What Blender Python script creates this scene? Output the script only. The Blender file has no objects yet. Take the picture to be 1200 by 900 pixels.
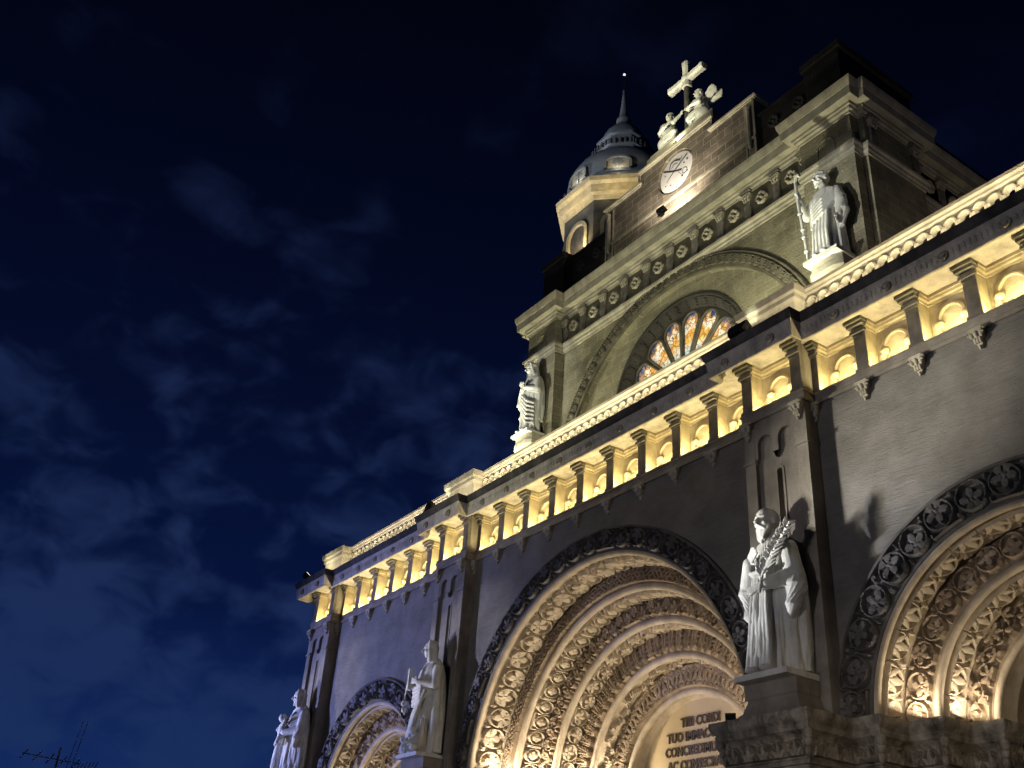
import bpy, math, random
import numpy as np
from mathutils import Matrix, Vector
PI = math.pi
R = math.radians
rng = np.random.default_rng(7)
random.seed(7)
S = bpy.context.scene
COL = S.collection

# ------------------------------------------------------------------ camera
cam = bpy.data.cameras.new('camera')
cam.sensor_width = 36.0
cam.lens = 35.5326
cam.clip_start = 0.1
cam.clip_end = 4000
cam_o = bpy.data.objects.new('camera', cam)
M = Matrix(((0.57262, 0.37895, 0.72699, 23.0926), (0.81732, -0.33311, -0.47013, -18.3285),
            (0.06401, 0.86339, -0.50047, 1.6), (0, 0, 0, 1)))
cam_o.matrix_world = M
COL.objects.link(cam_o)
S.camera = cam_o

# ------------------------------------------------------------------ colour management, sampling
S.view_settings.view_transform = 'Standard'
S.view_settings.look = 'None'
S.view_settings.exposure = 0.0
S.view_settings.gamma = 1.0
S.cycles.use_denoising = True
S.cycles.max_bounces = 5
S.cycles.diffuse_bounces = 3
S.cycles.glossy_bounces = 2
S.cycles.sample_clamp_indirect = 4.0

# ------------------------------------------------------------------ night sky
def build_world():
    w = bpy.data.worlds.new('World')
    S.world = w
    w.use_nodes = True
    nt = w.node_tree
    N, L = nt.nodes, nt.links
    N.clear()
    out = N.new('ShaderNodeOutputWorld')
    bg = N.new('ShaderNodeBackground')
    L.new(bg.outputs[0], out.inputs[0])
    tc = N.new('ShaderNodeTexCoord')
    sep = N.new('ShaderNodeSeparateXYZ')
    L.new(tc.outputs['Generated'], sep.inputs[0])

    def mth(op, a, b=None, clamp=False):
        n = N.new('ShaderNodeMath'); n.operation = op; n.use_clamp = clamp
        for i, x in enumerate((a, b)):
            if x is None: continue
            if isinstance(x, (int, float)): n.inputs[i].default_value = x
            else: L.new(x, n.inputs[i])
        return n.outputs[0]
    # clear night air: city glow low down in the west, nearly black overhead and to the north
    ramp = N.new('ShaderNodeValToRGB')
    L.new(sep.outputs['Z'], ramp.inputs[0])
    e = ramp.color_ramp.elements
    e[0].position = 0.0; e[0].color = (0.0075, 0.026, 0.130, 1)
    e[1].position = 0.80; e[1].color = (0.0007, 0.0014, 0.0058, 1)
    for p, c in ((0.14, (0.0060, 0.0200, 0.100)), (0.28, (0.0020, 0.0068, 0.042)), (0.45, (0.0015, 0.0042, 0.0235)),
                 (0.62, (0.0011, 0.0026, 0.0135))):
        k = ramp.color_ramp.elements.new(p); k.color = (*c, 1)
    dot = N.new('ShaderNodeVectorMath'); dot.operation = 'DOT_PRODUCT'
    L.new(tc.outputs['Generated'], dot.inputs[0]); dot.inputs[1].default_value = (-0.93, 0.36, 0.05)
    west = N.new('ShaderNodeMapRange'); west.inputs[1].default_value = 0.30; west.inputs[2].default_value = 0.98
    west.inputs[3].default_value = 0.35; west.inputs[4].default_value = 1.0
    L.new(dot.outputs['Value'], west.inputs[0])
    mul = N.new('ShaderNodeMix'); mul.data_type = 'RGBA'; mul.blend_type = 'MULTIPLY'; mul.inputs[0].default_value = 1
    L.new(ramp.outputs[0], mul.inputs[6]); L.new(west.outputs[0], mul.inputs[7])
    # broken cloud: soft puffs inside larger banks, thinning out overhead and to the north
    zc = mth('ADD', mth('MAXIMUM', sep.outputs['Z'], 0.0), 0.75)
    cx = mth('DIVIDE', sep.outputs['X'], zc); cy = mth('DIVIDE', sep.outputs['Y'], zc)
    cb = N.new('ShaderNodeCombineXYZ'); L.new(cx, cb.inputs[0]); L.new(cy, cb.inputs[1]); L.new(mth('MULTIPLY', sep.outputs['Z'], 0.9), cb.inputs[2])
    def nz(scale, det, ro, off, dist=0.0):
        mp = N.new('ShaderNodeMapping'); mp.inputs['Location'].default_value = off
        L.new(cb.outputs[0], mp.inputs['Vector'])
        n = N.new('ShaderNodeTexNoise'); n.inputs['Scale'].default_value = scale; n.inputs['Detail'].default_value = det
        n.inputs['Roughness'].default_value = ro; n.inputs['Distortion'].default_value = dist
        L.new(mp.outputs[0], n.inputs['Vector']); return n.outputs[0]
    puffs = nz(19.0, 3.0, 0.5, (3.1, 0.4, 1.7), 0.35)
    banks = nz(5.0, 2.0, 0.5, (0.6, 2.2, 0.3))
    s = mth('ADD', mth('MULTIPLY', puffs, 0.62), mth('MULTIPLY', banks, 0.62))
    lowm = N.new('ShaderNodeMapRange'); lowm.inputs[1].default_value = 0.15; lowm.inputs[2].default_value = 0.62
    lowm.inputs[3].default_value = 0.025; lowm.inputs[4].default_value = -0.10
    L.new(sep.outputs['Z'], lowm.inputs[0])
    s = mth('ADD', s, lowm.outputs[0])
    mr = N.new('ShaderNodeMapRange'); mr.interpolation_type = 'SMOOTHSTEP'
    mr.inputs[1].default_value = 0.53; mr.inputs[2].default_value = 0.76
    L.new(s, mr.inputs[0])
    cov = N.new('ShaderNodeMapRange'); cov.inputs[1].default_value = 0.55; cov.inputs[2].default_value = 0.92
    cov.inputs[3].default_value = 0.05; cov.inputs[4].default_value = 1.0
    L.new(dot.outputs['Value'], cov.inputs[0])
    cl = mth('MULTIPLY', mr.outputs[0], cov.outputs[0], True)
    cr = N.new('ShaderNodeValToRGB'); L.new(sep.outputs['Z'], cr.inputs[0])
    q = cr.color_ramp.elements
    q[0].position = 0.0; q[0].color = (0.0085, 0.030, 0.125, 1)
    q[1].position = 0.75; q[1].color = (0.0035, 0.0055, 0.018, 1)
    k = q.new(0.3); k.color = (0.0115, 0.0240, 0.084, 1)
    k = q.new(0.5); k.color = (0.0090, 0.0170, 0.060, 1)
    mix = N.new('ShaderNodeMix'); mix.data_type = 'RGBA'
    L.new(cl, mix.inputs[0]); L.new(mul.outputs[2], mix.inputs[6]); L.new(cr.outputs[0], mix.inputs[7])
    L.new(mix.outputs[2], bg.inputs[0])
    bg.inputs[1].default_value = 1.0
build_world()

# ------------------------------------------------------------------ floodlights of the square (out of the frame, on the plaza masts), plus a few added unseen spots
def aim(o, target):
    d = Vector(target) - o.location
    o.rotation_euler = d.to_track_quat('-Z', 'Y').to_euler()

def spot(name, loc, target, watts, col, angle, blend=0.5, size=0.15):
    l = bpy.data.lights.new(name, 'SPOT')
    l.energy = watts; l.color = col; l.spot_size = R(angle); l.spot_blend = blend; l.shadow_soft_size = size
    o = bpy.data.objects.new(name, l)
    o.location = loc; aim(o, target)
    COL.objects.link(o)
    return o

def point(name, loc, watts, col, size=0.08):
    l = bpy.data.lights.new(name, 'POINT')
    l.energy = watts; l.color = col; l.shadow_soft_size = size
    o = bpy.data.objects.new(name, l); o.location = loc
    COL.objects.link(o)
    return o

def area(name, loc, target, watts, col, sx, sy, xdir=None):
    l = bpy.data.lights.new(name, 'AREA')
    l.shape = 'RECTANGLE'; l.size = sx; l.size_y = sy; l.energy = watts; l.color = col
    o = bpy.data.objects.new(name, l); o.location = loc
    z = -(Vector(target) - Vector(loc)).normalized()
    x = Vector(xdir or (1, 0, 0)); y = z.cross(x).normalized(); x = y.cross(z)
    m = Matrix((x, y, z)).transposed().to_4x4(); m.translation = Vector(loc)
    o.matrix_world = m
    COL.objects.link(o)
    return o

WARM = (1.0, 0.80, 0.42)
NICHE = (1.0, 0.83, 0.40)
AMBER = (1.0, 0.72, 0.36)
OLIVE = (0.95, 0.93, 0.62)
COOL = (0.72, 0.80, 1.0)
BLUE = (0.34, 0.40, 1.0)
# one hard flood from the far left of the plaza that rakes the right half of the front
spot('unseen_plaza_spot', (-13.0, -19.5, 3.5), (11.2, 0, 12.9), 80000, (1.0, 0.94, 0.78), 10.0, 1.0, 1.1)
spot('unseen_plaza_spot', (-12.5, -17.0, 2.5), (7.6, -1, 9.7), 36000, (0.93, 0.95, 1.0), 8.5, 0.7, 0.3)
# cool street lighting from the left
spot('unseen_plaza_spot', (-33.0, -24.0, 4.0), (-16.0, 0, 8.0), 54000, BLUE, 40, 0.9, 1.0)
spot('unseen_plaza_spot', (-24.0, -17.0, 2.5), (-8.0, -0.8, 10.4), 15000, (1.0, 0.95, 0.86), 11, 0.7, 0.2)
spot('unseen_plaza_spot', (-33.0, -15.0, 2.5), (-18.8, -0.8, 10.4), 12500, (1.0, 0.96, 0.90), 13, 0.7, 0.2)
spot('unseen_plaza_spot', (8.0, -40.0, 5.0), (2.0, 0, 9.5), 7600, (0.96, 0.93, 1.0), 60, 0.8, 2.0)  # added frontal fill over the whole front
spot('unseen_plaza_spot', (27.0, -21.0, 5.0), (10.5, -0.5, 5.6), 4200, (1.0, 0.86, 0.66), 17, 0.9, 0.3)  # added unseen spot that warms and brightens the right ledge
spot('unseen_plaza_spot', (-48.0, -30.0, 4.0), (-15.4, 12, 47), 80000, (0.75, 0.85, 1.0), 16, 0.8, 0.5)  # added cool spot to brighten the tower dome
spot('unseen_plaza_spot', (-12.0, -62.0, 4.0), (-15.4, 12, 47.5), 85000, (0.80, 0.88, 0.98), 9, 0.7, 0.5)  # second added spot, lifts the dome from the front
# olive floodlights on the far side of the plaza that carry to the upper storey
spot('unseen_plaza_spot', (-17.0, -24.0, 4.0), (-1.0, 3.3, 23.2), 15000, OLIVE, 25, 1.0, 0.2)
spot('unseen_plaza_spot', (-1.0, -30.0, 3.5), (7.83, 2.7, 22.5), 50000, (0.97, 0.98, 0.86), 7, 0.8, 0.2)
spot('unseen_plaza_spot', (-17.0, -30.0, 3.5), (-7.83, 2.7, 22.5), 48000, (0.97, 0.98, 0.86), 7, 0.8, 0.2)
spot('unseen_plaza_spot', (-8.0, -36.0, 4.0), (0.0, 4.5, 35.2), 125000, (1.0, 0.96, 0.66), 7, 0.8, 0.3)  # added spot that brightens the angels and the cross
# lamps lying on the flat roof just behind the parapet; they light the upper storey from below
for x, w in ((5.6, 2000), (-9.7, 2200), (-5.6, 420)):
    spot('roof_floodlight', (x, 0.75, 17.75), (x * 0.93 + 0.4, 3.3, 22.6), w, OLIVE, 150, 0.5, 0.06)
spot('roof_floodlight', (13.6, 4.5, 17.75), (9.0, 7.5, 25.5), 200, (1.0, 0.88, 0.75), 110, 0.7, 0.06)

# ------------------------------------------------------------------ materials
MATS = {}
def mat(name, base, var=0.25, scale=1.2, bump=0.15, bscale=18.0, rough=0.85, streak=0.0, bricks=None, stain=None, pits=0.0):
    """weathered stone: base colour with two noises, fine bump, optional coursed blocks, optional grime patches"""
    m = bpy.data.materials.new(name); MATS[name] = m
    m.use_nodes = True
    nt = m.node_tree; N, L = nt.nodes, nt.links
    bs = N['Principled BSDF']
    bs.inputs['Roughness'].default_value = rough
    bs.inputs['Specular IOR Level'].default_value = 0.25
    geo = N.new('ShaderNodeNewGeometry')
    def noise(sc, det, vec=None, ro=0.6):
        n = N.new('ShaderNodeTexNoise'); n.inputs['Scale'].default_value = sc
        n.inputs['Detail'].default_value = det; n.inputs['Roughness'].default_value = ro
        L.new(vec or geo.outputs['Position'], n.inputs['Vector']); return n
    na = noise(scale, 6)
    nb = noise(bscale, 5, ro=0.7)
    rm = N.new('ShaderNodeValToRGB')
    L.new(na.outputs[0], rm.inputs[0])
    b = np.array(base)
    rm.color_ramp.elements[0].position = 0.32; rm.color_ramp.elements[1].position = 0.68
    rm.color_ramp.elements[0].color = (*np.clip(b * (1 - var), 0, 1), 1)
    rm.color_ramp.elements[1].color = (*np.clip(b * (1 + var), 0, 1), 1)
    colr = rm.outputs[0]
    hgt = nb.outputs[0]
    def mixc(f, a, c, mode='MIX'):
        n = N.new('ShaderNodeMix'); n.data_type = 'RGBA'; n.blend_type = mode
        if isinstance(f, float): n.inputs[0].default_value = f
        else: L.new(f, n.inputs[0])
        for i, x in ((6, a), (7, c)):
            if isinstance(x, tuple): n.inputs[i].default_value = (*x, 1)
            else: L.new(x, n.inputs[i])
        return n.outputs[2]
    def mth(op, a, c):
        n = N.new('ShaderNodeMath'); n.operation = op
        for i, x in enumerate((a, c)):
            if isinstance(x, (int, float)): n.inputs[i].default_value = x
            else: L.new(x, n.inputs[i])
        return n.outputs[0]
    sep = N.new('ShaderNodeSeparateXYZ'); L.new(geo.outputs['Position'], sep.inputs[0])
    along = mth('ADD', sep.outputs['X'], sep.outputs['Y'])
    wv = N.new('ShaderNodeCombineXYZ'); L.new(along, wv.inputs[0]); L.new(sep.outputs['Z'], wv.inputs[1])
    if streak:
        mp = N.new('ShaderNodeMapping'); mp.inputs['Scale'].default_value = (0.35, 0.35, 3.2)
        L.new(geo.outputs['Position'], mp.inputs['Vector'])
        ns = noise(4.0, 8, mp.outputs[0], 0.75)
        colr = mixc(mth('MULTIPLY', mth('POWER', ns.outputs[0], 2.0), streak), colr, tuple(b * 1.9))
        hgt = mth('ADD', mth('MULTIPLY', ns.outputs[0], 0.9), hgt)
    if pits:
        vo = N.new('ShaderNodeTexVoronoi'); vo.inputs['Scale'].default_value = 11
        L.new(geo.outputs['Position'], vo.inputs['Vector'])
        pt = N.new('ShaderNodeMapRange'); pt.inputs[1].default_value = 0.05; pt.inputs[2].default_value = 0.3
        L.new(vo.outputs['Distance'], pt.inputs[0])
        hgt = mth('ADD', hgt, mth('MULTIPLY', pt.outputs[0], pits))
    if bricks:
        bw, bh, mort = bricks
        br = N.new('ShaderNodeTexBrick')
        br.inputs['Scale'].default_value = 1.0; br.inputs['Brick Width'].default_value = bw
        br.inputs['Row Height'].default_value = bh; br.inputs['Mortar Size'].default_value = 0.014
        br.inputs['Mortar Smooth'].default_value = 0.4; br.inputs['Bias'].default_value = 0.0
        br.inputs['Color1'].default_value = (0.80, 0.80, 0.80, 1); br.inputs['Color2'].default_value = (1.12, 1.12, 1.12, 1)
        br.inputs['Mortar'].default_value = (mort, mort, mort, 1)
        L.new(wv.outputs[0], br.inputs['Vector'])
        colr = mixc(1.0, colr, br.outputs['Color'], 'MULTIPLY')
        hgt = mth('SUBTRACT', hgt, mth('MULTIPLY', br.outputs['Fac'], 1.6))
    if stain:
        amt, sc, sval = stain
        mp = N.new('ShaderNodeMapping'); mp.inputs['Scale'].default_value = (1, 1, 0.35)
        L.new(geo.outputs['Position'], mp.inputs['Vector'])
        nn = noise(sc, 6, mp.outputs[0], 0.7)
        mr = N.new('ShaderNodeMapRange'); mr.inputs[1].default_value = 0.48; mr.inputs[2].default_value = 0.68
        mr.inputs[3].default_value = 0.0; mr.inputs[4].default_value = amt
        L.new(nn.outputs[0], mr.inputs[0])
        colr = mixc(mr.outputs[0], colr, tuple(b * sval))
    L.new(colr, bs.inputs['Base Color'])
    bp = N.new('ShaderNodeBump'); bp.inputs['Strength'].default_value = min(1.0, bump * 2); bp.inputs['Distance'].default_value = 0.03 + bump * 0.1
    L.new(hgt, bp.inputs['Height']); L.new(bp.outputs[0], bs.inputs['Normal'])
    return m

mat('wall_stone', (0.19, 0.178, 0.165), 0.34, 1.1, 0.42, 46, streak=0.8, pits=0.22)
mat('pilaster_stone', (0.24, 0.215, 0.185), 0.25, 1.5, 0.25, 22, stain=(0.6, 1.1, 0.45))
mat('block_stone', (0.235, 0.215, 0.15), 0.28, 1.3, 0.40, 9, bricks=(0.95, 0.36, 1.75), pits=0.3, stain=(0.45, 0.9, 0.5))
mat('gable_brick', (0.205, 0.175, 0.135), 0.3, 2.0, 0.30, 12, bricks=(0.78, 0.36, 2.6))
mat('trim_stone', (0.40, 0.365, 0.29), 0.22, 2.0, 0.15, 20, stain=(0.55, 2.2, 0.4))
mat('niche_stone', (0.46, 0.385, 0.25), 0.22, 3.0, 0.16, 18, stain=(0.4, 2.5, 0.6))
mat('carved_stone', (0.43, 0.355, 0.26), 0.20, 2.4, 0.12, 26, stain=(0.45, 1.6, 0.5))
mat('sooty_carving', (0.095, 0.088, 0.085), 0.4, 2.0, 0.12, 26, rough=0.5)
mat('shaded_brown_carving', (0.29, 0.22, 0.15), 0.3, 2.4, 0.12, 26, stain=(0.6, 1.5, 0.4))  # for outward ring faces, whose lesser light is painted in as brown
mat('soot_shade_stone', (0.07, 0.064, 0.06), 0.4, 1.5, 0.15, 20, stain=(0.5, 2.0, 3.0))  # near-black colour for soot and for parts left in shade
mat('grime_stone', (0.21, 0.19, 0.17), 0.5, 3.0, 0.18, 20, stain=(0.7, 2.8, 0.3))
mat('pier_shade_stone', (0.125, 0.115, 0.105), 0.4, 2.0, 0.18, 20, stain=(0.5, 2.0, 1.8))  # pier fronts darker than the niches: their lack of light is in the colour
mat('cornice_stone', (0.52, 0.47, 0.41), 0.25, 3.0, 0.18, 20, stain=(0.6, 2.4, 0.35))
mat('upper_soot', (0.11, 0.10, 0.075), 0.35, 2.0, 0.2, 16, stain=(0.5, 1.5, 0.5))
mat('ledge_stone', (0.27, 0.24, 0.20), 0.5, 3.5, 0.22, 22, stain=(0.9, 2.4, 0.16))
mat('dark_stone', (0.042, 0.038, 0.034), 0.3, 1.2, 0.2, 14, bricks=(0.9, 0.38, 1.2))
mat('marble', (0.62, 0.61, 0.57), 0.10, 2.5, 0.06, 30, rough=0.6, stain=(0.55, 3.2, 0.42))
mat('tower_stone', (0.10, 0.095, 0.085), 0.25, 1.2, 0.2, 12, bricks=(0.9, 0.4, 1.25))
mat('lead_roof', (0.215, 0.225, 0.235), 0.12, 0.8, 0.04, 8, rough=0.5)
mat('pavement', (0.16, 0.15, 0.14), 0.25, 0.6, 0.1, 20)
mat('disc_white', (0.82, 0.80, 0.78), 0.05, 3.0, 0.03, 20, rough=0.6)
mat('ink_dark', (0.03, 0.028, 0.03), 0.1, 2.0, 0.02, 20)
mat('letter_brown', (0.055, 0.036, 0.022), 0.2, 5.0, 0.05, 20, rough=0.5)
mat('tympanum_stone', (0.44, 0.345, 0.215), 0.10, 1.0, 0.06, 22, stain=(0.3, 1.2, 0.7))
mat('black_metal', (0.02, 0.02, 0.022), 0.2, 4, 0.03, 30, rough=0.45)
mat('steel', (0.30, 0.32, 0.36), 0.1, 4, 0.02, 30, rough=0.4)
mat('aerial_grey', (0.55, 0.58, 0.66), 0.1, 4, 0.02, 30, rough=0.5)
mat('door_wood', (0.10, 0.055, 0.03), 0.3, 3, 0.1, 20)

def stained_glass():
    """leaded figure glass: blue heads, amber rondels, pale draped shapes below"""
    m = bpy.data.materials.new('stained_glass'); m.use_nodes = True
    nt = m.node_tree; N, L = nt.nodes, nt.links
    bs = N['Principled BSDF']
    geo = N.new('ShaderNodeNewGeometry')
    sub = N.new('ShaderNodeVectorMath'); sub.operation = 'SUBTRACT'; L.new(geo.outputs['Position'], sub.inputs[0]); sub.inputs[1].default_value = (0, 4.06, 20.30)
    ln = N.new('ShaderNodeVectorMath'); ln.operation = 'LENGTH'; L.new(sub.outputs[0], ln.inputs[0])
    nz = N.new('ShaderNodeTexNoise'); nz.inputs['Scale'].default_value = 3.2; nz.inputs['Detail'].default_value = 3
    L.new(geo.outputs['Position'], nz.inputs['Vector'])
    w = N.new('ShaderNodeMath'); w.operation = 'MULTIPLY_ADD'; L.new(nz.outputs[0], w.inputs[0]); w.inputs[1].default_value = 1.3
    L.new(ln.outputs['Value'], w.inputs[2])
    mr = N.new('ShaderNodeMapRange'); mr.inputs[1].default_value = 1.0; mr.inputs[2].default_value = 3.75; L.new(w.outputs[0], mr.inputs[0])
    cr = N.new('ShaderNodeValToRGB'); L.new(mr.outputs[0], cr.inputs[0])
    el = cr.color_ramp.elements
    cols = [(0.0, (0.50, 0.28, 0.06)), (0.18, (0.62, 0.60, 0.50)), (0.33, (0.22, 0.40, 0.55)), (0.44, (0.80, 0.76, 0.66)), (0.56, (0.74, 0.45, 0.12)),
            (0.66, (0.62, 0.28, 0.04)), (0.74, (0.85, 0.80, 0.70)), (0.83, (0.55, 0.28, 0.06)), (0.92, (0.06, 0.10, 0.24)), (1.0, (0.02, 0.03, 0.12))]
    el[0].color = (*cols[0][1], 1); el[1].position = 1.0; el[1].color = (*cols[-1][1], 1)
    for p, c in cols[1:-1]:
        k = el.new(p); k.color = (*c, 1)
    vo = N.new('ShaderNodeTexVoronoi'); vo.inputs['Scale'].default_value = 5.0; L.new(geo.outputs['Position'], vo.inputs['Vector'])
    hs = N.new('ShaderNodeMix'); hs.data_type = 'RGBA'; hs.blend_type = 'OVERLAY'; hs.inputs[0].default_value = 0.28
    L.new(cr.outputs[0], hs.inputs[6]); spc = N.new('ShaderNodeSeparateColor'); L.new(vo.outputs['Color'], spc.inputs[0]); L.new(spc.outputs[0], hs.inputs[7])
    ve = N.new('ShaderNodeTexVoronoi'); ve.feature = 'DISTANCE_TO_EDGE'; ve.inputs['Scale'].default_value = 5.0
    L.new(geo.outputs['Position'], ve.inputs['Vector'])
    gt = N.new('ShaderNodeMapRange'); gt.inputs[1].default_value = 0.01; gt.inputs[2].default_value = 0.06; gt.inputs[3].default_value = 0.15
    L.new(ve.outputs['Distance'], gt.inputs[0])
    mx = N.new('ShaderNodeMix'); mx.data_type = 'RGBA'; mx.blend_type = 'MULTIPLY'; mx.inputs[0].default_value = 1
    L.new(hs.outputs[2], mx.inputs[6]); L.new(gt.outputs[0], mx.inputs[7])
    L.new(mx.outputs[2], bs.inputs['Base Color']); L.new(mx.outputs[2], bs.inputs['Emission Color'])
    bs.inputs['Emission Strength'].default_value = 0.62
    bs.inputs['Roughness'].default_value = 0.2
    MATS['stained_glass'] = m
stained_glass()
def emitter(name, col, st):
    m = bpy.data.materials.new(name); m.use_nodes = True
    bs = m.node_tree.nodes['Principled BSDF']
    bs.inputs['Emission Color'].default_value = (*col, 1); bs.inputs['Emission Strength'].default_value = st
    bs.inputs['Base Color'].default_value = (*col, 1)
    MATS[name] = m
emitter('beacon_glow', (0.9, 0.9, 1.0), 1.2)
emitter('lamp_glow', (1.0, 0.9, 0.7), 2.0)

# ------------------------------------------------------------------ mesh builder
class MB:
    def __init__(self):
        self.v = []; self.f = []; self.n = 0
    def add(self, verts, faces):
        verts = np.asarray(verts, float).reshape(-1, 3)
        self.v.append(verts)
        o = self.n
        self.f.extend([tuple(int(i) + o for i in f) for f in faces])
        self.n += len(verts)
        return self
    def grid(self, P, cu=False, cv=False):
        n, m = P.shape[:2]
        idx = np.arange(n * m).reshape(n, m)
        a = np.concatenate([idx, idx[:1]], 0) if cu else idx
        a = np.concatenate([a, a[:, :1]], 1) if cv else a
        q = np.stack([a[:-1, :-1], a[1:, :-1], a[1:, 1:], a[:-1, 1:]], -1).reshape(-1, 4)
        self.add(P.reshape(-1, 3), q.tolist())
        return self
    def box(self, x0, x1, y0, y1, z0, z1):
        v = [(x, y, z) for x in (x0, x1) for y in (y0, y1) for z in (z0, z1)]
        self.add(v, [(0, 1, 3, 2), (4, 6, 7, 5), (0, 4, 5, 1), (2, 3, 7, 6), (0, 2, 6, 4), (1, 5, 7, 3)])
        return self
    def loft(self, rings, closed=True, cap=True):
        P = np.asarray(rings, float)
        o = self.n
        self.grid(P, cv=closed)
        if cap and closed:
            k = P.shape[1]; n = P.shape[0]
            self.f.append(tuple(range(o + k - 1, o - 1, -1)))
            self.f.append(tuple(range(o + (n - 1) * k, o + n * k)))
        return self
    def prism_xz(self, poly, y0, y1):
        p = np.array(poly, float)
        a = np.c_[p[:, 0], np.full(len(p), y0), p[:, 1]]; b = np.c_[p[:, 0], np.full(len(p), y1), p[:, 1]]
        return self.loft([a, b])
    def tube(self, pts, r, seg=8):
        pts = np.asarray(pts, float)
        rr = np.broadcast_to(np.asarray(r, float), (len(pts),))
        rings = []
        t = np.gradient(pts, axis=0)
        up = np.array((0, 0, 1.0))
        for i in range(len(pts)):
            d = t[i] / np.linalg.norm(t[i])
            u = np.cross(d, up)
            if np.linalg.norm(u) < 1e-3: u = np.cross(d, (1, 0, 0))
            u /= np.linalg.norm(u); w = np.cross(d, u)
            an = np.linspace(0, 2 * PI, seg, endpoint=False)
            rings.append(pts[i] + rr[i] * (np.cos(an)[:, None] * u + np.sin(an)[:, None] * w))
        return self.loft(rings)
    def sphere(self, c, r, nu=16, nv=10, rot=None):
        r = np.broadcast_to(np.asarray(r, float), (3,))
        th = np.linspace(0.001, PI - 0.001, nv); ph = np.linspace(0, 2 * PI, nu, endpoint=False)
        P = np.stack([np.sin(th)[:, None] * np.cos(ph), np.sin(th)[:, None] * np.sin(ph), np.cos(th)[:, None] * np.ones(nu)], -1) * r
        if rot is not None: P = P @ np.array(rot).T
        return self.loft(P + np.array(c))
    def capsule(self, a, b, r0, r1, seg=14):
        a = np.array(a, float); b = np.array(b, float)
        d = b - a; L = np.linalg.norm(d); d = d / L
        pts = []; rr = []
        for t in np.linspace(-PI / 2, 0, 5)[0:]:
            pts.append(a + d * r0 * math.sin(t)); rr.append(max(r0 * math.cos(t), 1e-4))
        for t in np.linspace(0, PI / 2, 5):
            pts.append(b + d * r1 * math.sin(t)); rr.append(max(r1 * math.cos(t), 1e-4))
        return self.tube(pts, rr, seg)
    def lathe(self, prof, cx, cy, seg=48, cap=True, ang0=0.0):
        an = np.linspace(0, 2 * PI, seg, endpoint=False) + ang0
        rings = [np.stack([cx + r * np.cos(an), cy + r * np.sin(an), np.full(seg, z)], 1) for r, z in prof]
        return self.loft(rings, cap=cap)
    def sweep(self, path, prof, cap=True):
        """path in plan; prof = (offset to the right of the path, z); mitred corners"""
        p = np.array(path, float); n = len(p)
        d = p[1:] - p[:-1]; d /= np.linalg.norm(d, axis=1)[:, None]
        nr = np.c_[d[:, 1], -d[:, 0]]
        off = np.empty((n, 2))
        off[0] = nr[0]; off[-1] = nr[-1]
        for i in range(1, n - 1):
            s = nr[i - 1] + nr[i]
            off[i] = s / max(1 + nr[i - 1] @ nr[i], 1e-6)
        rings = [[(p[i, 0] + off[i, 0] * o, p[i, 1] + off[i, 1] * o, z) for o, z in prof] for i in range(n)]
        o = self.n; k = len(prof)
        self.grid(np.array(rings))
        if cap:
            self.f.append(tuple(range(o, o + k)))
            self.f.append(tuple(range(o + (n - 1) * k + k - 1, o + (n - 1) * k - 1, -1)))
        return self
    def build(self, name, m, parent=None, smooth=35, kind=None):
        me = bpy.data.meshes.new(name)
        me.from_pydata(np.concatenate(self.v).tolist(), [], self.f)
        me.update()
        if smooth:
            me.shade_smooth()
            if smooth < 180:
                me.set_sharp_from_angle(angle=R(smooth))
        me.materials.append(MATS[m])
        o = bpy.data.objects.new(name, me)
        COL.objects.link(o)
        if parent is not None: o.parent = parent
        if kind: o['kind'] = kind
        return o

def thing(name, label, cat, loc=(0, 0, 0), group=None):
    o = bpy.data.objects.new(name, None); COL.objects.link(o)
    o.location = loc; o.empty_display_size = 0.3
    o['label'] = label; o['category'] = cat
    if group: o['group'] = group
    return o
def copy_of(src, parent, dx=0.0, dz=0.0, dy=0.0):
    c = src.copy(); COL.objects.link(c)
    if parent is not None: c.parent = parent
    c.location = (src.location.x + dx, src.location.y + dy, src.location.z + dz)
    return c

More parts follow.
